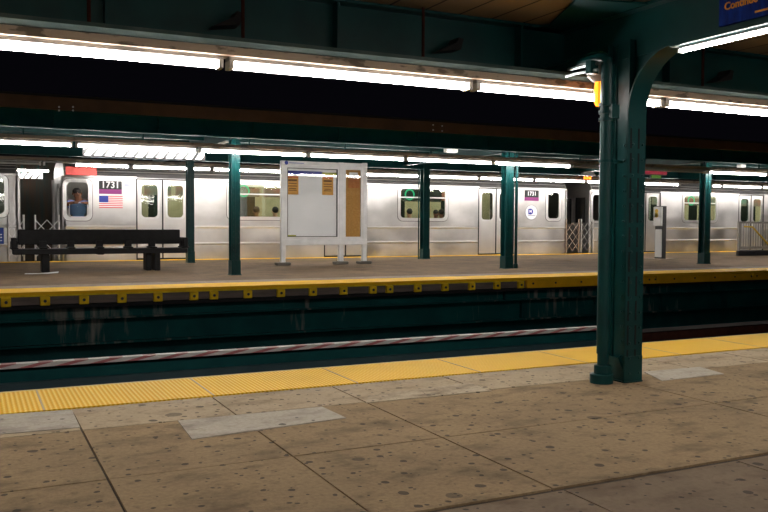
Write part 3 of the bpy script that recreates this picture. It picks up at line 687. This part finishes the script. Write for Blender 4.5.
for px0, px1 in ((41.5, 49.5), (146, 159.5)):
    a, c = X(px0, YBn+.1, 262), X(px1, YBn+.1, 262)
    if px1-px0 < 10: MB().bbox(a, c, YBn+.05, YBn+.40, FZ, zs-.06, .01).build('leg', BLACK, bn)
    else:
        m_ = a+(c-a)*.38
        MB().bbox(a, m_, YBn+.05, YBn+.40, FZ, zs-.06, .01).build('leg', BLACK, bn)
        MB().bbox(m_+.05, c, YBn-.0, YBn+.42, FZ, zs-.06, .01).build('leg', BLACK, bn)
xl = X(101, YBn, 250); MB().bbox(xl-.06, xl+.06, YBn, YBn+.3, zs-.10, zs-.05, .01).build('lock_block', BLACK, bn)
pp = MB(); q = U(42, 273.7, z=FZ)
pp.add([(q.x-.30, q.y, FZ+.004), (q.x+.10, q.y-.03, FZ+.004), (q.x+.28, q.y+.0, FZ+.012), (q.x+.30, q.y+.09, FZ+.03), (q.x-.05, q.y+.06, FZ+.006), (q.x-.28, q.y+.06, FZ+.01)], [(0, 1, 2, 3, 4, 5)])
pl = pp.build('paper_litter', WHT); tag(pl, 'flattened white paper litter at the left foot of the bench', 'litter')
md = pl.modifiers.new('thickness', 'SOLIDIFY'); md.thickness = .004; md.offset = 1

# ------------------------------------------------ map board
YM = 18.1
ib = thing('information_board', (X(325, YM), YM, FZ), 'white framed map board with orange notices and a narrow brown panel', 'notice board')
def bx(px0, px1, py0, py1, y=YM): 
    pc = (px0+px1)/2
    return X(px0, y, (py0+py1)/2), X(px1, y, (py0+py1)/2), Z(pc, py1, y), Z(pc, py0, y)
posts = ((280.6, 285, 161.5), (338.4, 343, 162.5), (362, 366.3, 163))
for a, c, tp_ in posts:
    x0, x1, z0, z1 = bx(a, c, tp_, 263)
    MB().bbox(x0, x1, YM-.05, YM+.05, FZ, z1, .008).build('post', ALU, ib)
    MB().bbox((x0+x1)/2-.17, (x0+x1)/2+.17, YM-.10, YM+.10, FZ, FZ+.07, .015).build('foot', mat('grey_footing', (.10, .09, .075), rough=.8), ib)
X0, X1 = X(280.6, YM), X(366.3, YM); zt1, zt0 = Z(300, 161.2, YM), Z(300, 165.5, YM)
zl1, zl0 = Z(320, 239, YM), Z(320, 245, YM)
MB().bbox(X0, X1, YM-.055, YM+.055, zt0, zt1, .008).build('top_rail', ALU, ib)
MB().bbox(X0, X1, YM-.055, YM+.055, zl0, zl1, .008).build('bottom_rail', ALU, ib)
# map panel
x0, x1 = X(285, YM), X(338.4, YM); xa, xb = X(362, YM), X(343, YM)
mp_ = MB().box(x0, x1, YM+.0, YM+.04, zl1, zt0).build('map_panel', PAPER, ib)
MB().ring([(x0, zl1), (x1, zl1), (x1, zt0), (x0, zt0)], [(x0+.04, zl1+.05), (x1-.04, zl1+.05), (x1-.04, zt0-.06), (x0+.04, zt0-.06)], YM-.045, YM).build('panel_frame', ALU, mp_)
MB().ring([(x0+.04, zl1+.05), (x1-.04, zl1+.05), (x1-.04, zt0-.06), (x0+.04, zt0-.06)], [(x0+.055, zl1+.065), (x1-.055, zl1+.065), (x1-.055, zt0-.075), (x0+.055, zt0-.075)], YM-.046, YM-.001).build('frame_gasket', mat('dark_gasket', (.05, .05, .04), rough=.6), mp_)
def sheet(px0, px1, py0, py1, m, nm, par, dy=.004):
    pc = (px0+px1)/2; return MB().box(X(px0, YM), X(px1, YM), YM-dy-.002, YM-dy, Z(pc, py1, YM), Z(pc, py0, YM)).build(nm, m, par)
sheet(287.3, 322, 171, 174.8, BLUE, 'header_band', mp_); sheet(322, 337, 172.5, 175.2, OLIVE, 'header_band', mp_)
for a, c, p0, p1 in ((286.6, 298.3, 176, 194.5), (322, 333, 177, 195)):
    s_ = sheet(a, c, p0, p1, ORANGE, 'notice', mp_, .006)
    for i, (f0, f1, w) in enumerate(((.03, .08, .9), (.18, .27, .75), (.38, .42, .7), (.52, .56, .75), (.66, .70, .6), (.75, .79, .7))):
        m0 = (a+c)/2; hw = (c-a)/2*w
        MB().box(X(m0-hw, YM), X(m0+hw, YM), YM-.0095, YM-.0082, Z(m0, p0+(p1-p0)*f1, YM), Z(m0, p0+(p1-p0)*f0, YM)).build('print_line', REDB if i == 0 else INK, s_)
sheet(287, 296, 235, 237.2, OLIVE, 'printed_mark', mp_)
# narrow cork panel
cp = MB().box(xb, xa, YM, YM+.04, zl1, zt0).build('cork_panel', CORK, ib)
MB().ring([(xb, zl1), (xa, zl1), (xa, zt0), (xb, zt0)], [(xb+.05, zl1+.05), (xa-.05, zl1+.05), (xa-.05, zt0-.06), (xb+.05, zt0-.06)], YM-.045, YM).build('panel_frame', ALU, cp)
sheet(349, 357.5, 172.5, 178, WHT, 'notice', cp); s_ = sheet(348, 359, 178.5, 188, mat('rust_notice', (.40, .13, .03), (.50, .2, .06), 18, rough=.8), 'notice', cp)
for o, a_, c_ in ((mp_, x0, x1), (cp, xb, xa)): MB().box(a_+.045, c_-.045, YM-.03, YM-.026, zl1+.055, zt0-.065).build('glass', GLASSB, o)
zq = (zt0+zt1)/2
MB().tube([(X(285.5, YM), YM-.056, zq), (X(285.5, YM), YM-.06, zq)], .045, 14).build('emblem', BLUE, ib)
MB().box(X(288, YM), X(303, YM), YM-.058, YM-.0545, zq-.012, zq+.012).build('printed_mark', mat('faint_blue_print', (.28, .32, .5), rough=.5), ib)

# ------------------------------------------------ help point
YH = 17.6
x0, x1 = X(662.6, YH, 235), X(666.3, YH, 235); hz1, hzm, hz0 = Z(664, 206, YH), Z(664, 226, YH), Z(664, 229.5, YH)
hp = thing('help_point', ((x0+x1)/2, YH, FZ), 'white and black telephone post with a yellow emblem on the far platform', 'telephone post')
MB().bbox(x0, x1, YH, YH+.30, FZ, hz1, .008).build('post_body', BLK, hp)
MB().bbox(x0-.07, x0, YH+.0, YH+.30, hzm, hz1-.02, .012).build('phone_box', WHITE, hp)
MB().bbox(x0-.02, x0, YH+.02, YH+.27, FZ+.05, hz0, .006).build('grey_panel', mat('silver_panel', (.55, .55, .53), rough=.5), hp)
e_ = MB(); ez = Z(660, 213.5, YH); yc = YH+.17
e_.tube([(x0-.078, yc, ez+.07), (x0-.068, yc, ez+.07)], .06, 12).tube([(x0-.078, yc, ez-.05), (x0-.068, yc, ez-.05)], .065, 12).box(x0-.078, x0-.068, yc-.05, yc+.06, ez-.10, ez+.02)
e_.build('emblem', mat('signal_yellow', (.70, .42, .02), rough=.5), hp)
MB().box(x0-.25, x1+.30, YH-.15, YH+.45, FZ-.001, FZ+.012).build('plinth', CONCL, hp)

# ------------------------------------------------ stair railing at the right
YS = 18.6
rx0 = X(738.5, YS, 240)
ry = thing('stair_railing', (rx0, YS, FZ), 'grey metal stair railing on a black kerb with a yellow handrail, far right', 'railing')
rz1 = Z(745, 221.5, YS)
kz = FZ+.16
MB().box(rx0-.02, rx0+5, YS-.02, YS+.06, FZ, kz).build('kerb', BLK, ry)
gy = mat('grey_rail_paint', (.28, .265, .24), (.22, .21, .19), 6, rough=.5)
MB().box(rx0, rx0+5, YS, YS+.04, rz1-.06, rz1).box(rx0, rx0+5, YS, YS+.04, kz+.05, kz+.13).build('rail', gy, ry)
for k in range(4): MB().box(rx0+1.6*k, rx0+1.6*k+.07, YS-.01, YS+.05, kz, rz1).build('post', gy, ry)
for k in range(30): MB().box(rx0+.12+.11*k, rx0+.135+.11*k, YS+.012, YS+.027, kz+.1, rz1-.03).build('baluster', gy, ry)
hy = YS-.05; p = [U(744.5, 226.5, y=hy), U(752.5, 227, y=hy), U(767, 243, y=hy)]; p.append(p[2]+(p[2]-p[1])*.45)
MB().tube(p, .028, 10).build('handrail', mat('bright_yellow_paint', (.66, .43, .02), rough=.4), ry, smooth=True)

# ================================================================== TRAIN
YT = 21.90                       # side of the cars
CX0, CX1 = X(64, YT), X(566, YT)
CL = CX1-CX0; PITCH_X = X(591, YT)-CX0
TZ1 = Z(145, 178, YT)            # top of the straight side
W = 2.62
def cx(px): return X(px, YT)-CX0
def zt(py, px=145): return Z(px, py, YT)
DZ0, DZ1 = FZ+.04, zt(179.3)
doors = [(cx(137), cx(188)), (cx(323), cx(368)), (cx(477.6), cx(514.5))]
DW = doors[0][1]-doors[0][0]
doors = [((a+c)/2-DW/2, (a+c)/2+DW/2) for a, c in doors]
wz0, wz1 = zt(219, 420), zt(188, 420)
wins = [(cx(229), cx(286), wz0, wz1), (cx(399.5), cx(446), wz0, wz1)]
cabs = [(cx(65.5), cx(89.8), zt(218.3, 78), zt(181, 78)), (cx(547), cx(559.5), zt(219.3, 553), zt(191.5, 553))]
rid = [zt(226.9, 110), zt(243.5, 200)]

def make_car(ox, label, extras):
    t = thing('subway_car', (ox, YT, FZ), label, 'train car', 'cars of the stainless steel train')
    O = Vector((ox, 0, 0))
    # side shell with openings, built from panels
    ops = [(a, c, DZ0, DZ1) for a, c in doors]+wins+cabs
    xs = sorted({0, CL}|{v for o in ops for v in o[:2]}); zs_ = sorted({FZ-.35, TZ1}|{v for o in ops for v in o[2:]})
    s = MB()
    for a, c in zip(xs[:-1], xs[1:]):
        run = None
        for d, e in list(zip(zs_[:-1], zs_[1:]))+[(None, None)]:
            hole = d is None or any(o[0]-1e-6 <= a and c <= o[1]+1e-6 and o[2]-1e-6 <= d and e <= o[3]+1e-6 for o in ops)
            if not hole: run = (d if run is None else run[0], e)
            elif run: s.box(ox+a, ox+c, YT, YT+.05, *run); run = None
    s.build('side_shell', STEEL, t)
    b_ = MB()
    ends = [0]+[v for dd in doors for v in dd]+[CL]
    for a, c in zip(ends[::2], ends[1::2]):
        for z in rid: b_.prism([(YT, z-.035), (YT-.018, z-.012), (YT-.018, z+.012), (YT, z+.035)], 'x', ox+a+.03, ox+c-.03)
        b_.prism([(YT, TZ1-.03), (YT-.02, TZ1-.015), (YT-.02, TZ1+.015), (YT, TZ1+.03)], 'x', ox+a, ox+c)
    b_.build('belt_rails', STEEL2, t)
    # far side, roof, ends, floor
    MB().box(ox, ox+CL, YT+W-.05, YT+W, FZ-.35, TZ1).build('rear_shell', STEEL, t)
    pf = [(YT+.0, TZ1), (YT+.03, TZ1+.10), (YT+.12, TZ1+.23), (YT+.35, TZ1+.36), (YT+.8, TZ1+.45), (YT+W/2, TZ1+.48), (YT+W-.8, TZ1+.45), (YT+W-.35, TZ1+.36), (YT+W-.12, TZ1+.23), (YT+W-.03, TZ1+.10), (YT+W, TZ1)]
    MB().prism(pf+[(YT+W-.06, TZ1), (YT+W-.3, TZ1+.2), (YT+W/2, TZ1+.36), (YT+.3, TZ1+.2), (YT+.06, TZ1)], 'x', ox+.02, ox+CL-.02).build('roof', ROOFG, t)
    rz = MB()
    for y_, z_ in ((YT+.05, TZ1+.14), (YT+.10, TZ1+.215)): rz.tube([(ox+.03, y_, z_), (ox+CL-.03, y_, z_)], .012, 6)
    rz.build('roof_gutter', STEEL2, t)
    MB().box(ox+.02, ox+CL-.02, YT+.05, YT+W-.05, FZ-.12, FZ).build('car_floor', mat('car_floor_vinyl', (.06, .055, .05), rough=.6), t)
    MB().box(ox+.8, ox+CL-.8, YT+.35, YT+W-.35, FZ-.8, FZ-.13).build('underframe', DARK, t)
    for x_, sgn in ((ox, 1), (ox+CL, -1)):
        e_ = MB(); x2 = x_+sgn*.05; ya, yb = YT+W/2-.37, YT+W/2+.37; zd = FZ+1.95
        e_.box(x_, x2, YT, ya, FZ-.35, TZ1).box(x_, x2, yb, YT+W, FZ-.35, TZ1).box(x_, x2, ya, yb, zd, TZ1).box(x_, x2, ya, yb, FZ-.35, FZ)
        e_.prism([(p_[0], p_[1]) for p_ in pf], 'x', x_, x2)
        # rounded corner posts
        for y_ in (YT+.06, YT+W-.06): e_.tube([(x_-sgn*.0, y_, FZ-.35), (x_-sgn*.0, y_, TZ1)], .06, 12)
        o = e_.build('end_wall', STEEL, t)
        dd = MB().box(x_+sgn*.02, x_+sgn*.04, ya, yb, FZ, FZ+.95).box(x_+sgn*.02, x_+sgn*.04, ya, ya+.10, FZ+.95, zd).box(x_+sgn*.02, x_+sgn*.04, yb-.10, yb, FZ+.95, zd).box(x_+sgn*.02, x_+sgn*.04, ya, yb, zd-.12, zd).build('end_door', STEELW, t)
        MB().box(x_+sgn*.028, x_+sgn*.032, ya+.1, yb-.1, FZ+.95, zd-.12).build('pane', mat('dark_glass', (.01, .01, .01), rough=.08), dd)
        # a dark end window beside the door
        yw0, yw1 = YT+.30, YT+.80
        wv = MB().box(x_-sgn*.006, x_+sgn*.0, yw0, yw1, FZ+1.0, FZ+1.85).build('end_window', mat('dark_glass', (.01, .01, .01), rough=.08), t)
    # doors
    for a, c in doors:
        m_ = (a+c)/2; fr = MB()
        fr.box(ox+a-.02, ox+a+.012, YT-.006, YT+.06, DZ0, DZ1+.02).box(ox+c-.012, ox+c+.02, YT-.006, YT+.06, DZ0, DZ1+.02).box(ox+a-.02, ox+c+.02, YT-.006, YT+.06, DZ1-.012, DZ1+.02).box(ox+a-.02, ox+c+.02, YT-.02, YT+.06, DZ0-.05, DZ0)
        fr.box(ox+m_-.018, ox+m_+.018, YT+.008, YT+.05, DZ0, DZ1)
        fr.build('door_seal', RUBBER, t)
        for p0, p1 in ((a+.012, m_-.018), (m_+.018, c-.012)):
            wa, wb = p0+(p1-p0)*.14, p1-(p1-p0)*.14; za_, zb2 = zt(218), zt(183.5)
            l = MB().ring([(ox+u, v) for u, v in ((p0, DZ0), (p1, DZ0), (p1, DZ1-.012), (p0, DZ1-.012))], [(ox+u, v) for u, v in ((wa, za_), (wb, za_), (wb, zb2), (wa, zb2))], YT+.02, YT+.045).build('door_leaf', STEELW, t)
            MB().ring([(ox+u, v) for u, v in rrect(wa-.03, wb+.03, za_-.03, zb2+.03, .12)], [(ox+u, v) for u, v in rrect(wa+.02, wb-.02, za_+.02, zb2-.02, .10)], YT+.012, YT+.03).build('window_frame', STEEL2, l)
            MB().box(ox+wa, ox+wb, YT+.034, YT+.038, za_, zb2).build('pane', GLASS, l)
    # windows
    for i, (a, c, z0, z1) in enumerate(wins+cabs):
        f = MB().ring([(ox+u, v) for u, v in rrect(a-.06, c+.06, z0-.06, z1+.06, .15)], [(ox+u, v) for u, v in rrect(a+.03, c-.03, z0+.03, z1-.03, .10)], YT-.012, YT+.02).build('window_frame', STEEL2, t)
        MB().ring([(ox+u, v) for u, v in rrect(a-.075, c+.075, z0-.075, z1+.075, .165)], [(ox+u, v) for u, v in rrect(a-.055, c+.055, z0-.055, z1+.055, .15)], YT-.006, YT+.01).build('gasket', mat('grey_gasket', (.12, .11, .10), rough=.6), f)
        if i != 2: MB().box(ox+a, ox+c, YT+.022, YT+.026, z0, z1).build('pane', GLASS, f)
        if i < 2: MB().box(ox+a+.03, ox+c-.03, YT+.0, YT+.03, z1-.30, z1-.265).build('transom', STEEL2, f)
    # interior
    MB().box(ox+1.3, ox+CL-1.3, YT+W-.12, YT+W-.06, FZ+.45, TZ1-.05).build('lining', CREAM, t)
    lw = MB()
    for a, c, z0, z1 in wins: lw.box(ox+a+.1, ox+c-.1, YT+W-.13, YT+W-.115, z0, z1)
    for a, c in doors: lw.box(ox+a+.1, ox+(a+c)/2-.1, YT+W-.13, YT+W-.115, FZ+.9, FZ+1.75).box(ox+(a+c)/2+.1, ox+c-.1, YT+W-.13, YT+W-.115, FZ+.9, FZ+1.75)
    lw.build('far_windows', mat('night_glass', (.012, .018, .014), rough=.15), t)
    ad = MB()
    for i in range(14): ad.box(ox+1.5+.88*i, ox+1.5+.88*i+.75, YT+W-.14, YT+W-.12, TZ1-.36, TZ1-.10)
    ad.build('advert_cards', mat('advert_print', (.30, .10, .06), (.05, .20, .16), 1.2, rough=.5), t)
    for q_ in (.06, 1.2, CL-1.25, CL-.08): MB().box(ox+q_, ox+q_+.03, YT+.06, YT+W-.06, FZ, TZ1).build('bulkhead', mat('dark_bulkhead', (.05, .045, .035), rough=.6), t)
    for y_ in (YT+.45, YT+W-.75): MB().box(ox+1.3, ox+CL-1.3, y_-.04, y_+.04, TZ1+.10, TZ1+.14).build('ceiling_lamp', TUBEC, t)
    seats = []
    for a, c in ((doors[0][1]+.25, doors[1][0]-.25), (doors[1][1]+.25, doors[2][0]-.25)):
        for y0, y1, yk in ((YT+.08, YT+.55, YT+.08), (YT+W-.58, YT+W-.13, YT+W-.18)):
            MB().bbox(ox+a, ox+c, y0, y1, FZ+.36, FZ+.43, .015).bbox(ox+a, ox+c, yk, yk+.06, FZ+.43, FZ+.80, .015).build('bench_seat', SEATM, t)
    for a, c in doors:
        for q_ in (a-.12, c+.12):
            MB().tube([(ox+q_, YT+.62, FZ), (ox+q_, YT+.62, TZ1+.05)], .018, 8).build('grab_pole', STEEL2, t)
    # a side lamp by the first door
    if extras:
        x0, x1 = cx(99.2), cx(122); n0, nm, n1 = zt(194, 110), zt(189.3, 110), zt(181, 110)
        p_ = MB().box(ox+x0, ox+x1, YT-.008, YT+.0, nm, n1).build('number_plate', BLK, t)
        MB().box(ox+x0, ox+x1, YT-.009, YT+.0, n0, nm).build('colour_band', PURP, p_)
        text('lettering', '1731', .225, WHT, p_, (ox+(x0+x1)/2, YT-.011, (nm+n1)/2), FACE, .001)
        f0, f1 = zt(208, 110), zt(195.8, 110); fl_ = MB().box(ox+x0, ox+x1+.02, YT-.008, YT, f0, f1).build('flag_decal', WHT, t)
        r_ = MB(); hh = (f1-f0)/13
        for k in range(7): r_.box(ox+x0, ox+x1+.02, YT-.0095, YT-.0075, f0+2*k*hh, f0+(2*k+1)*hh)
        r_.build('red_stripes', FLAGR, fl_); MB().box(ox+x0, ox+x0+(x1-x0)*.4, YT-.011, YT-.008, f0+6*hh, f1).build('blue_canton', FLAGB, fl_)
        x0, x1 = cx(524.2), cx(538.3); n0, nm, n1 = zt(200.8, 531), zt(197.3, 531), zt(190.3, 531)
        p_ = MB().box(ox+x0, ox+x1, YT-.008, YT+.0, nm, n1).build('number_plate', BLK, t)
        MB().box(ox+x0, ox+x1, YT-.009, YT+.0, n0, nm).build('colour_band', PURP, p_)
        text('lettering', '1731', .18, WHT, p_, (ox+(x0+x1)/2, YT-.011, (nm+n1)/2), FACE, .001)
        rc = U(531.3, 212.5, y=YT); ox2 = rc.x
        d_ = MB().tube([(ox2, YT-.006, rc.z), (ox2, YT+.002, rc.z)], .235, 28).build('emblem_disc', WHT, t)
        MB().ring([(ox2+.245*math.cos(a), rc.z+.245*math.sin(a)) for a in [2*math.pi*k/28 for k in range(28)]], [(ox2+.225*math.cos(a), rc.z+.225*math.sin(a)) for a in [2*math.pi*k/28 for k in range(28)]], YT-.008, YT).build('disc_rim', mat('grey_rim', (.35, .35, .36), rough=.5), d_)
        MB().tube([(ox2-.03, YT-.009, rc.z+.03), (ox2-.03, YT-.006, rc.z+.03)], .095, 20).build('blue_disc', BLUE, d_)
        MB().prism([(ox2-.12, rc.z-.06), (ox2-.06, rc.z-.06), (ox2-.06, rc.z+.12), (ox2-.12, rc.z+.12)], 'y', YT-.0088, YT-.006).build('blue_bar', BLUE, d_)
        text('lettering', 'M', .13, WHT, d_, (ox2-.035, YT-.011, rc.z+.03), FACE, .001)
        MB().box(ox2-.13, ox2+.15, YT-.009, YT-.006, rc.z-.105, rc.z-.085).build('small_print', mat('grey_print', (.3, .32, .4), rough=.5), d_)
        # little vents near the first door
        MB().box(ox+cx(126), ox+cx(129.5), YT-.01, YT, zt(180.5), zt(178.3)).box(ox+cx(124.5), ox+cx(129.5), YT-.01, YT, zt(187), zt(184)).build('side_plates', mat('grey_print', (.3, .32, .4), rough=.5), t)
    # lit route ring in each big window
    for i, (a, c, z0, z1) in enumerate(wins):
        gx = ox+a+(.42 if i == 0 else .36); gz = z1-.20
        bx_ = MB().box(ox+a+.12, ox+c-.12, YT+.06, YT+.10, z1-.40, z1-.03).build('route_box', DARKSIGN, t) if i == 1 else None
        C_ = [(math.cos(2*math.pi*k/20), math.sin(2*math.pi*k/20)) for k in range(20)]
        MB().ring([(gx+.165*u, gz+.165*v) for u, v in C_], [(gx+.125*u, gz+.125*v) for u, v in C_], YT+.045, YT+.058).build('route_ring', LEDG, bx_ or t)
    return t

carM = make_car(CX0, 'middle stainless steel subway car numbered 1731 with a flag decal', True)
carR = make_car(CX0+PITCH_X, 'stainless steel subway car at the right, behind the large near column', False)
carL = make_car(CX0-PITCH_X, 'stainless steel subway car cut by the left picture edge', False)
bl = U(1.2, 236, y=YT); MB().box(bl.x-.3, X(3.6, YT), YT-.01, YT, Z(2, 245, YT), Z(2, 227.5, YT)).build('blue_sticker', mat('route_blue', (.01, .05, .30), rough=.5), carL)
MB().box(X(0, YT), X(1.8, YT), YT-.012, YT-.009, Z(2, 238, YT), Z(2, 236.8, YT)).box(X(0, YT), X(1.8, YT), YT-.012, YT-.009, Z(2, 235, YT), Z(2, 234, YT)).box(X(0, YT), X(1.8, YT), YT-.012, YT-.009, Z(2, 241, YT), Z(2, 240, YT)).build('sticker_print', WHT, carL.children[-1])
# sash of the conductor's window
a, c, z0, z1 = cabs[0]; zsash = zt(203, 78)
sash = MB().ring([(CX0+u, v) for u, v in rrect(a+.09, c-.04, z0+.03, zsash+.02, .07)], [(CX0+u, v) for u, v in rrect(a+.105, c-.055, z0+.045, zsash-.0, .06)], YT+.005, YT+.02).build('lower_sash', STEEL2, carM)
MB().box(CX0+a+.11, CX0+c-.06, YT+.011, YT+.014, z0+.05, zsash).build('pane', GLASS, sash)

# folding gates between the cars
def gate(x0, x1, label, brown=False):
    t = thing('folding_gate', (x0, YT-.05, FZ), label, 'safety gate', 'folding gates between the cars')
    z0, z1 = FZ+.10, FZ+1.0; m = STEEL2 if not brown else mat('rusty_gate_steel', (.25, .16, .10), (.40, .33, .27), 8, rough=.5, metal=.4)
    lat = MB(); n = max(2, round((x1-x0)/.24)); w = (x1-x0)/n; rows = 3; hz = (z1-z0)/rows
    for i in range(n):
        for j in range(rows):
            lat.bar((x0+i*w, YT-.054, z0+j*hz), (x0+(i+1)*w, YT-.054, z0+(j+1)*hz), .008, .018).bar((x0+i*w, YT-.042, z0+(j+1)*hz), (x0+(i+1)*w, YT-.042, z0+j*hz), .008, .018)
    lat.build('lattice', m, t)
    for x in (x0, x1): MB().tube([(x, YT-.046, FZ+.02), (x, YT-.046, z1+.12)], .022, 8).build('post', m, t)
    for z in (FZ+.06, z1-.02): MB().box(x1-.0, x1+.0+.02, YT-.03, YT+.0, z, z+.03).build('hinge', m, t)
    return t
gate(X(8, YT), X(23.5, YT), 'silver folding gate fixed to the left car beside the gap')
gate(X(35, YT), X(58.5, YT), 'silver folding gate fixed to the left end of the middle car')
gate(X(565.5, YT), X(578, YT), 'rusty folding gate fixed to the right end of the middle car', True)
gate(X(580.5, YT), X(592.5, YT), 'silver folding gate fixed to the right car beside the gap')

# ------------------------------------------------ people in the train
def person(x, y, label, pose, shirt, skin, facing, look=0, height=1.72):
    """one skinned body: standing or seated; facing is +1 towards the far side, -1 towards the near platform"""
    t = thing('person', (x, y, FZ), label, 'person')
    f = facing; V = []; E = []; Rr = []
    def v(px, py, pz, r):
        V.append((px, py*f, pz)); Rr.append(r); return len(V)-1
    def ch(a, pts):
        for q in pts:
            b_ = v(*q); E.append((a, b_)); a = b_
        return a
    hip = 1.0 if pose == 'stand' else .54
    pel = v(0, 0, hip, .15)
    ab = ch(pel, [(0, .01, hip+.18, .135), (0, .02, hip+.36, .16)])
    chest = ab
    if pose == 'stand':
        nk = ch(chest, [(0, .06, hip+.46, .10), (look*.01, .12, hip+.52, .058)])
        ch(nk, [(look*.02, .165, hip+.575, .075), (look*.03, .18, hip+.65, .085), (look*.03, .17, hip+.73, .06)])
        head = (look*.03, .168, hip+.67)
    else:
        nk = ch(chest, [(0, .03, hip+.48, .10), (0, .05, hip+.56, .055)])
        ch(nk, [(look*.01, .075, hip+.64, .075), (look*.02, .085, hip+.72, .085), (look*.02, .075, hip+.80, .06)])
        head = (look*.02, .075, hip+.74)
    for s in (-1, 1):
        if pose == 'stand': arm_ = [(s*.18, .02, hip+.45, .08), (s*.30, .10, hip+.33, .058), (s*.17, .26, hip+.42, .045), (s*.09, .28, hip+.43, .034)]
        else: arm_ = [(s*.17, .02, hip+.43, .07), (s*.19, .05, hip+.18, .045), (s*.17, .26, hip+.06, .040), (s*.12, .36, hip+.04, .033)]
        w_ = ch(chest, arm_); wx, wy, wz = arm_[-1][:3]
        pm = ch(w_, [(wx-s*.02, wy+.06, wz, .034)])
        for k in range(4): ch(pm, [(wx-s*.02+(k-1.5)*.019, wy+.11+.006*(1.5-abs(k-1.5)), wz-.005, .010), (wx-s*.02+(k-1.5)*.02, wy+.14, wz-.03, .009)])
        ch(w_, [(wx-s*.055, wy+.05, wz+.01, .012), (wx-s*.065, wy+.085, wz+.0, .010)])
        if pose == 'stand': ch(pel, [(s*.10, 0, hip-.08, .10), (s*.11, .01, .48, .065), (s*.11, -.01, .09, .045), (s*.11, .12, .04, .04)])
        else: ch(pel, [(s*.10, .06, hip-.02, .095), (s*.11, .42, hip-.03, .07), (s*.11, .44, .10, .047), (s*.11, .56, .04, .04)])
    me = bpy.data.meshes.new('body'); me.from_pydata(V, E, []); me.materials.append(skin)
    o = bpy.data.objects.new('body', me); COL.objects.link(o); o.parent = t
    sk = o.modifiers.new('skin', 'SKIN'); sk.use_smooth_shade = True
    ly = me.skin_vertices[0].data if me.skin_vertices else None
    if ly is None: return t
    for i, r in enumerate(Rr): ly[i].radius = (r, r); ly[i].use_root = (i == 0)
    ss = o.modifiers.new('sub', 'SUBSURF'); ss.levels = 1; ss.render_levels = 1
    return t, o, V, E, Rr, head, f
def dress(P_, shirt, trousers):
    t, o, V, E, Rr, head, f = P_
    # add clothes as grown copies of the matching limbs
    def grow(nm, m_, sel, gr):
        mp2 = {k: i for i, k in enumerate(sel)}
        m2 = bpy.data.meshes.new(nm); m2.from_pydata([V[i] for i in sel], [(mp2[a], mp2[b2]) for a, b2 in E if a in mp2 and b2 in mp2], []); m2.materials.append(m_)
        q = bpy.data.objects.new(nm, m2); COL.objects.link(q); q.parent = t
        md_ = q.modifiers.new('skin', 'SKIN'); md_.use_smooth_shade = True
        for k, i in enumerate(sel): m2.skin_vertices[0].data[k].radius = (Rr[i]+gr, Rr[i]+gr); m2.skin_vertices[0].data[k].use_root = (k == 0)
        z_ = q.modifiers.new('sub', 'SUBSURF'); z_.levels = 1; z_.render_levels = 1
    torso = [0, 1, 2, 3]; arms = []; legs = [0]
    for a, b2 in E:
        if a == 2 and b2 > 7: arms += [b2, b2+1]
        if a == 0 and b2 > 7: legs += [b2, b2+1, b2+2]
    grow('shirt', shirt, torso+arms, .030); grow('trousers', trousers, legs, .013)
    hx, hy, hz = head[0], head[1]*f, head[2]
    MB().ball(wloc(t)+Vector((hx, hy-.018*f, hz+.035)), (.090, .105, .095), 14, 9).build('hair', HAIR, t, smooth=True)
    face = MB(); w0 = wloc(t)
    face.tube([w0+Vector((hx, hy+.085*f, hz+.01)), w0+Vector((hx, hy+.112*f, hz-.03)), w0+Vector((hx, hy+.09*f, hz-.04))], [.010, .016, .010], 8)
    for s in (-1, 1): face.ball(w0+Vector((hx+s*.086, hy, hz-.02)), (.014, .025, .034), 8, 6)
    face.build('nose_and_ears', o.data.materials[0], t, smooth=True)
    ey = MB()
    for s in (-1, 1): ey.ball(w0+Vector((hx+s*.034, hy+.086*f, hz+.0)), (.014, .010, .009), 8, 6)
    ey.box(w0.x+hx-.026, w0.x+hx+.026, w0.y+hy+.080*f-.006, w0.y+hy+.080*f+.006, w0.z+hz-.075, w0.z+hz-.065)
    ey.build('eyes_and_mouth', BLK, t)
    return t
def passenger(px, py, y, label, pose, shirt, skin, facing, look=0):
    return dress(person(X(px, y, py), y, label, pose, shirt, skin, facing, look), shirt, TROUS)
crew = passenger(77.8, 196, YT+.30, 'person in a blue shirt leaning at the open window of the middle car', 'stand', SHIRTB, SKIN, -1, -1)
crew.scale = (1.2, 1.05, 1.0)
passenger(257, 213, YT+.36, 'person with dark hair seated by the window left of the map board', 'sit', SHIRTD, SKIN, 1)
passenger(276, 212, YT+.36, 'person with dark hair seated in the window at the edge of the map board', 'sit', SHIRTD, SKIN2, 1)
passenger(410.5, 213, YT+.36, 'person with long dark hair seated under the green ring in the train window', 'sit', SHIRTD, SKIN2, 1)
passenger(435, 214, YT+W-.55, 'person with dark hair seated just right of the column before the train window', 'sit', SHIRTD, SKIN, -1)
passenger(442.5, 213, YT+.40, 'person in a pale shirt seated at the right end of the train window', 'sit', SHIRTW, SKIN, 1)

# ================================================================== NIGHT AND VIEW
w = bpy.data.worlds.new('night'); sc.world = w; w.use_nodes = True
bg = w.node_tree.nodes['Background']; bg.inputs['Color'].default_value = (.35, .32, .55, 1); bg.inputs['Strength'].default_value = .004
vs_ = sc.view_settings; vs_.view_transform = 'Standard'; vs_.look = 'None'; vs_.gamma = 1; vs_.exposure = .2
try: vs_.use_curve_mapping = False
except Exception: pass
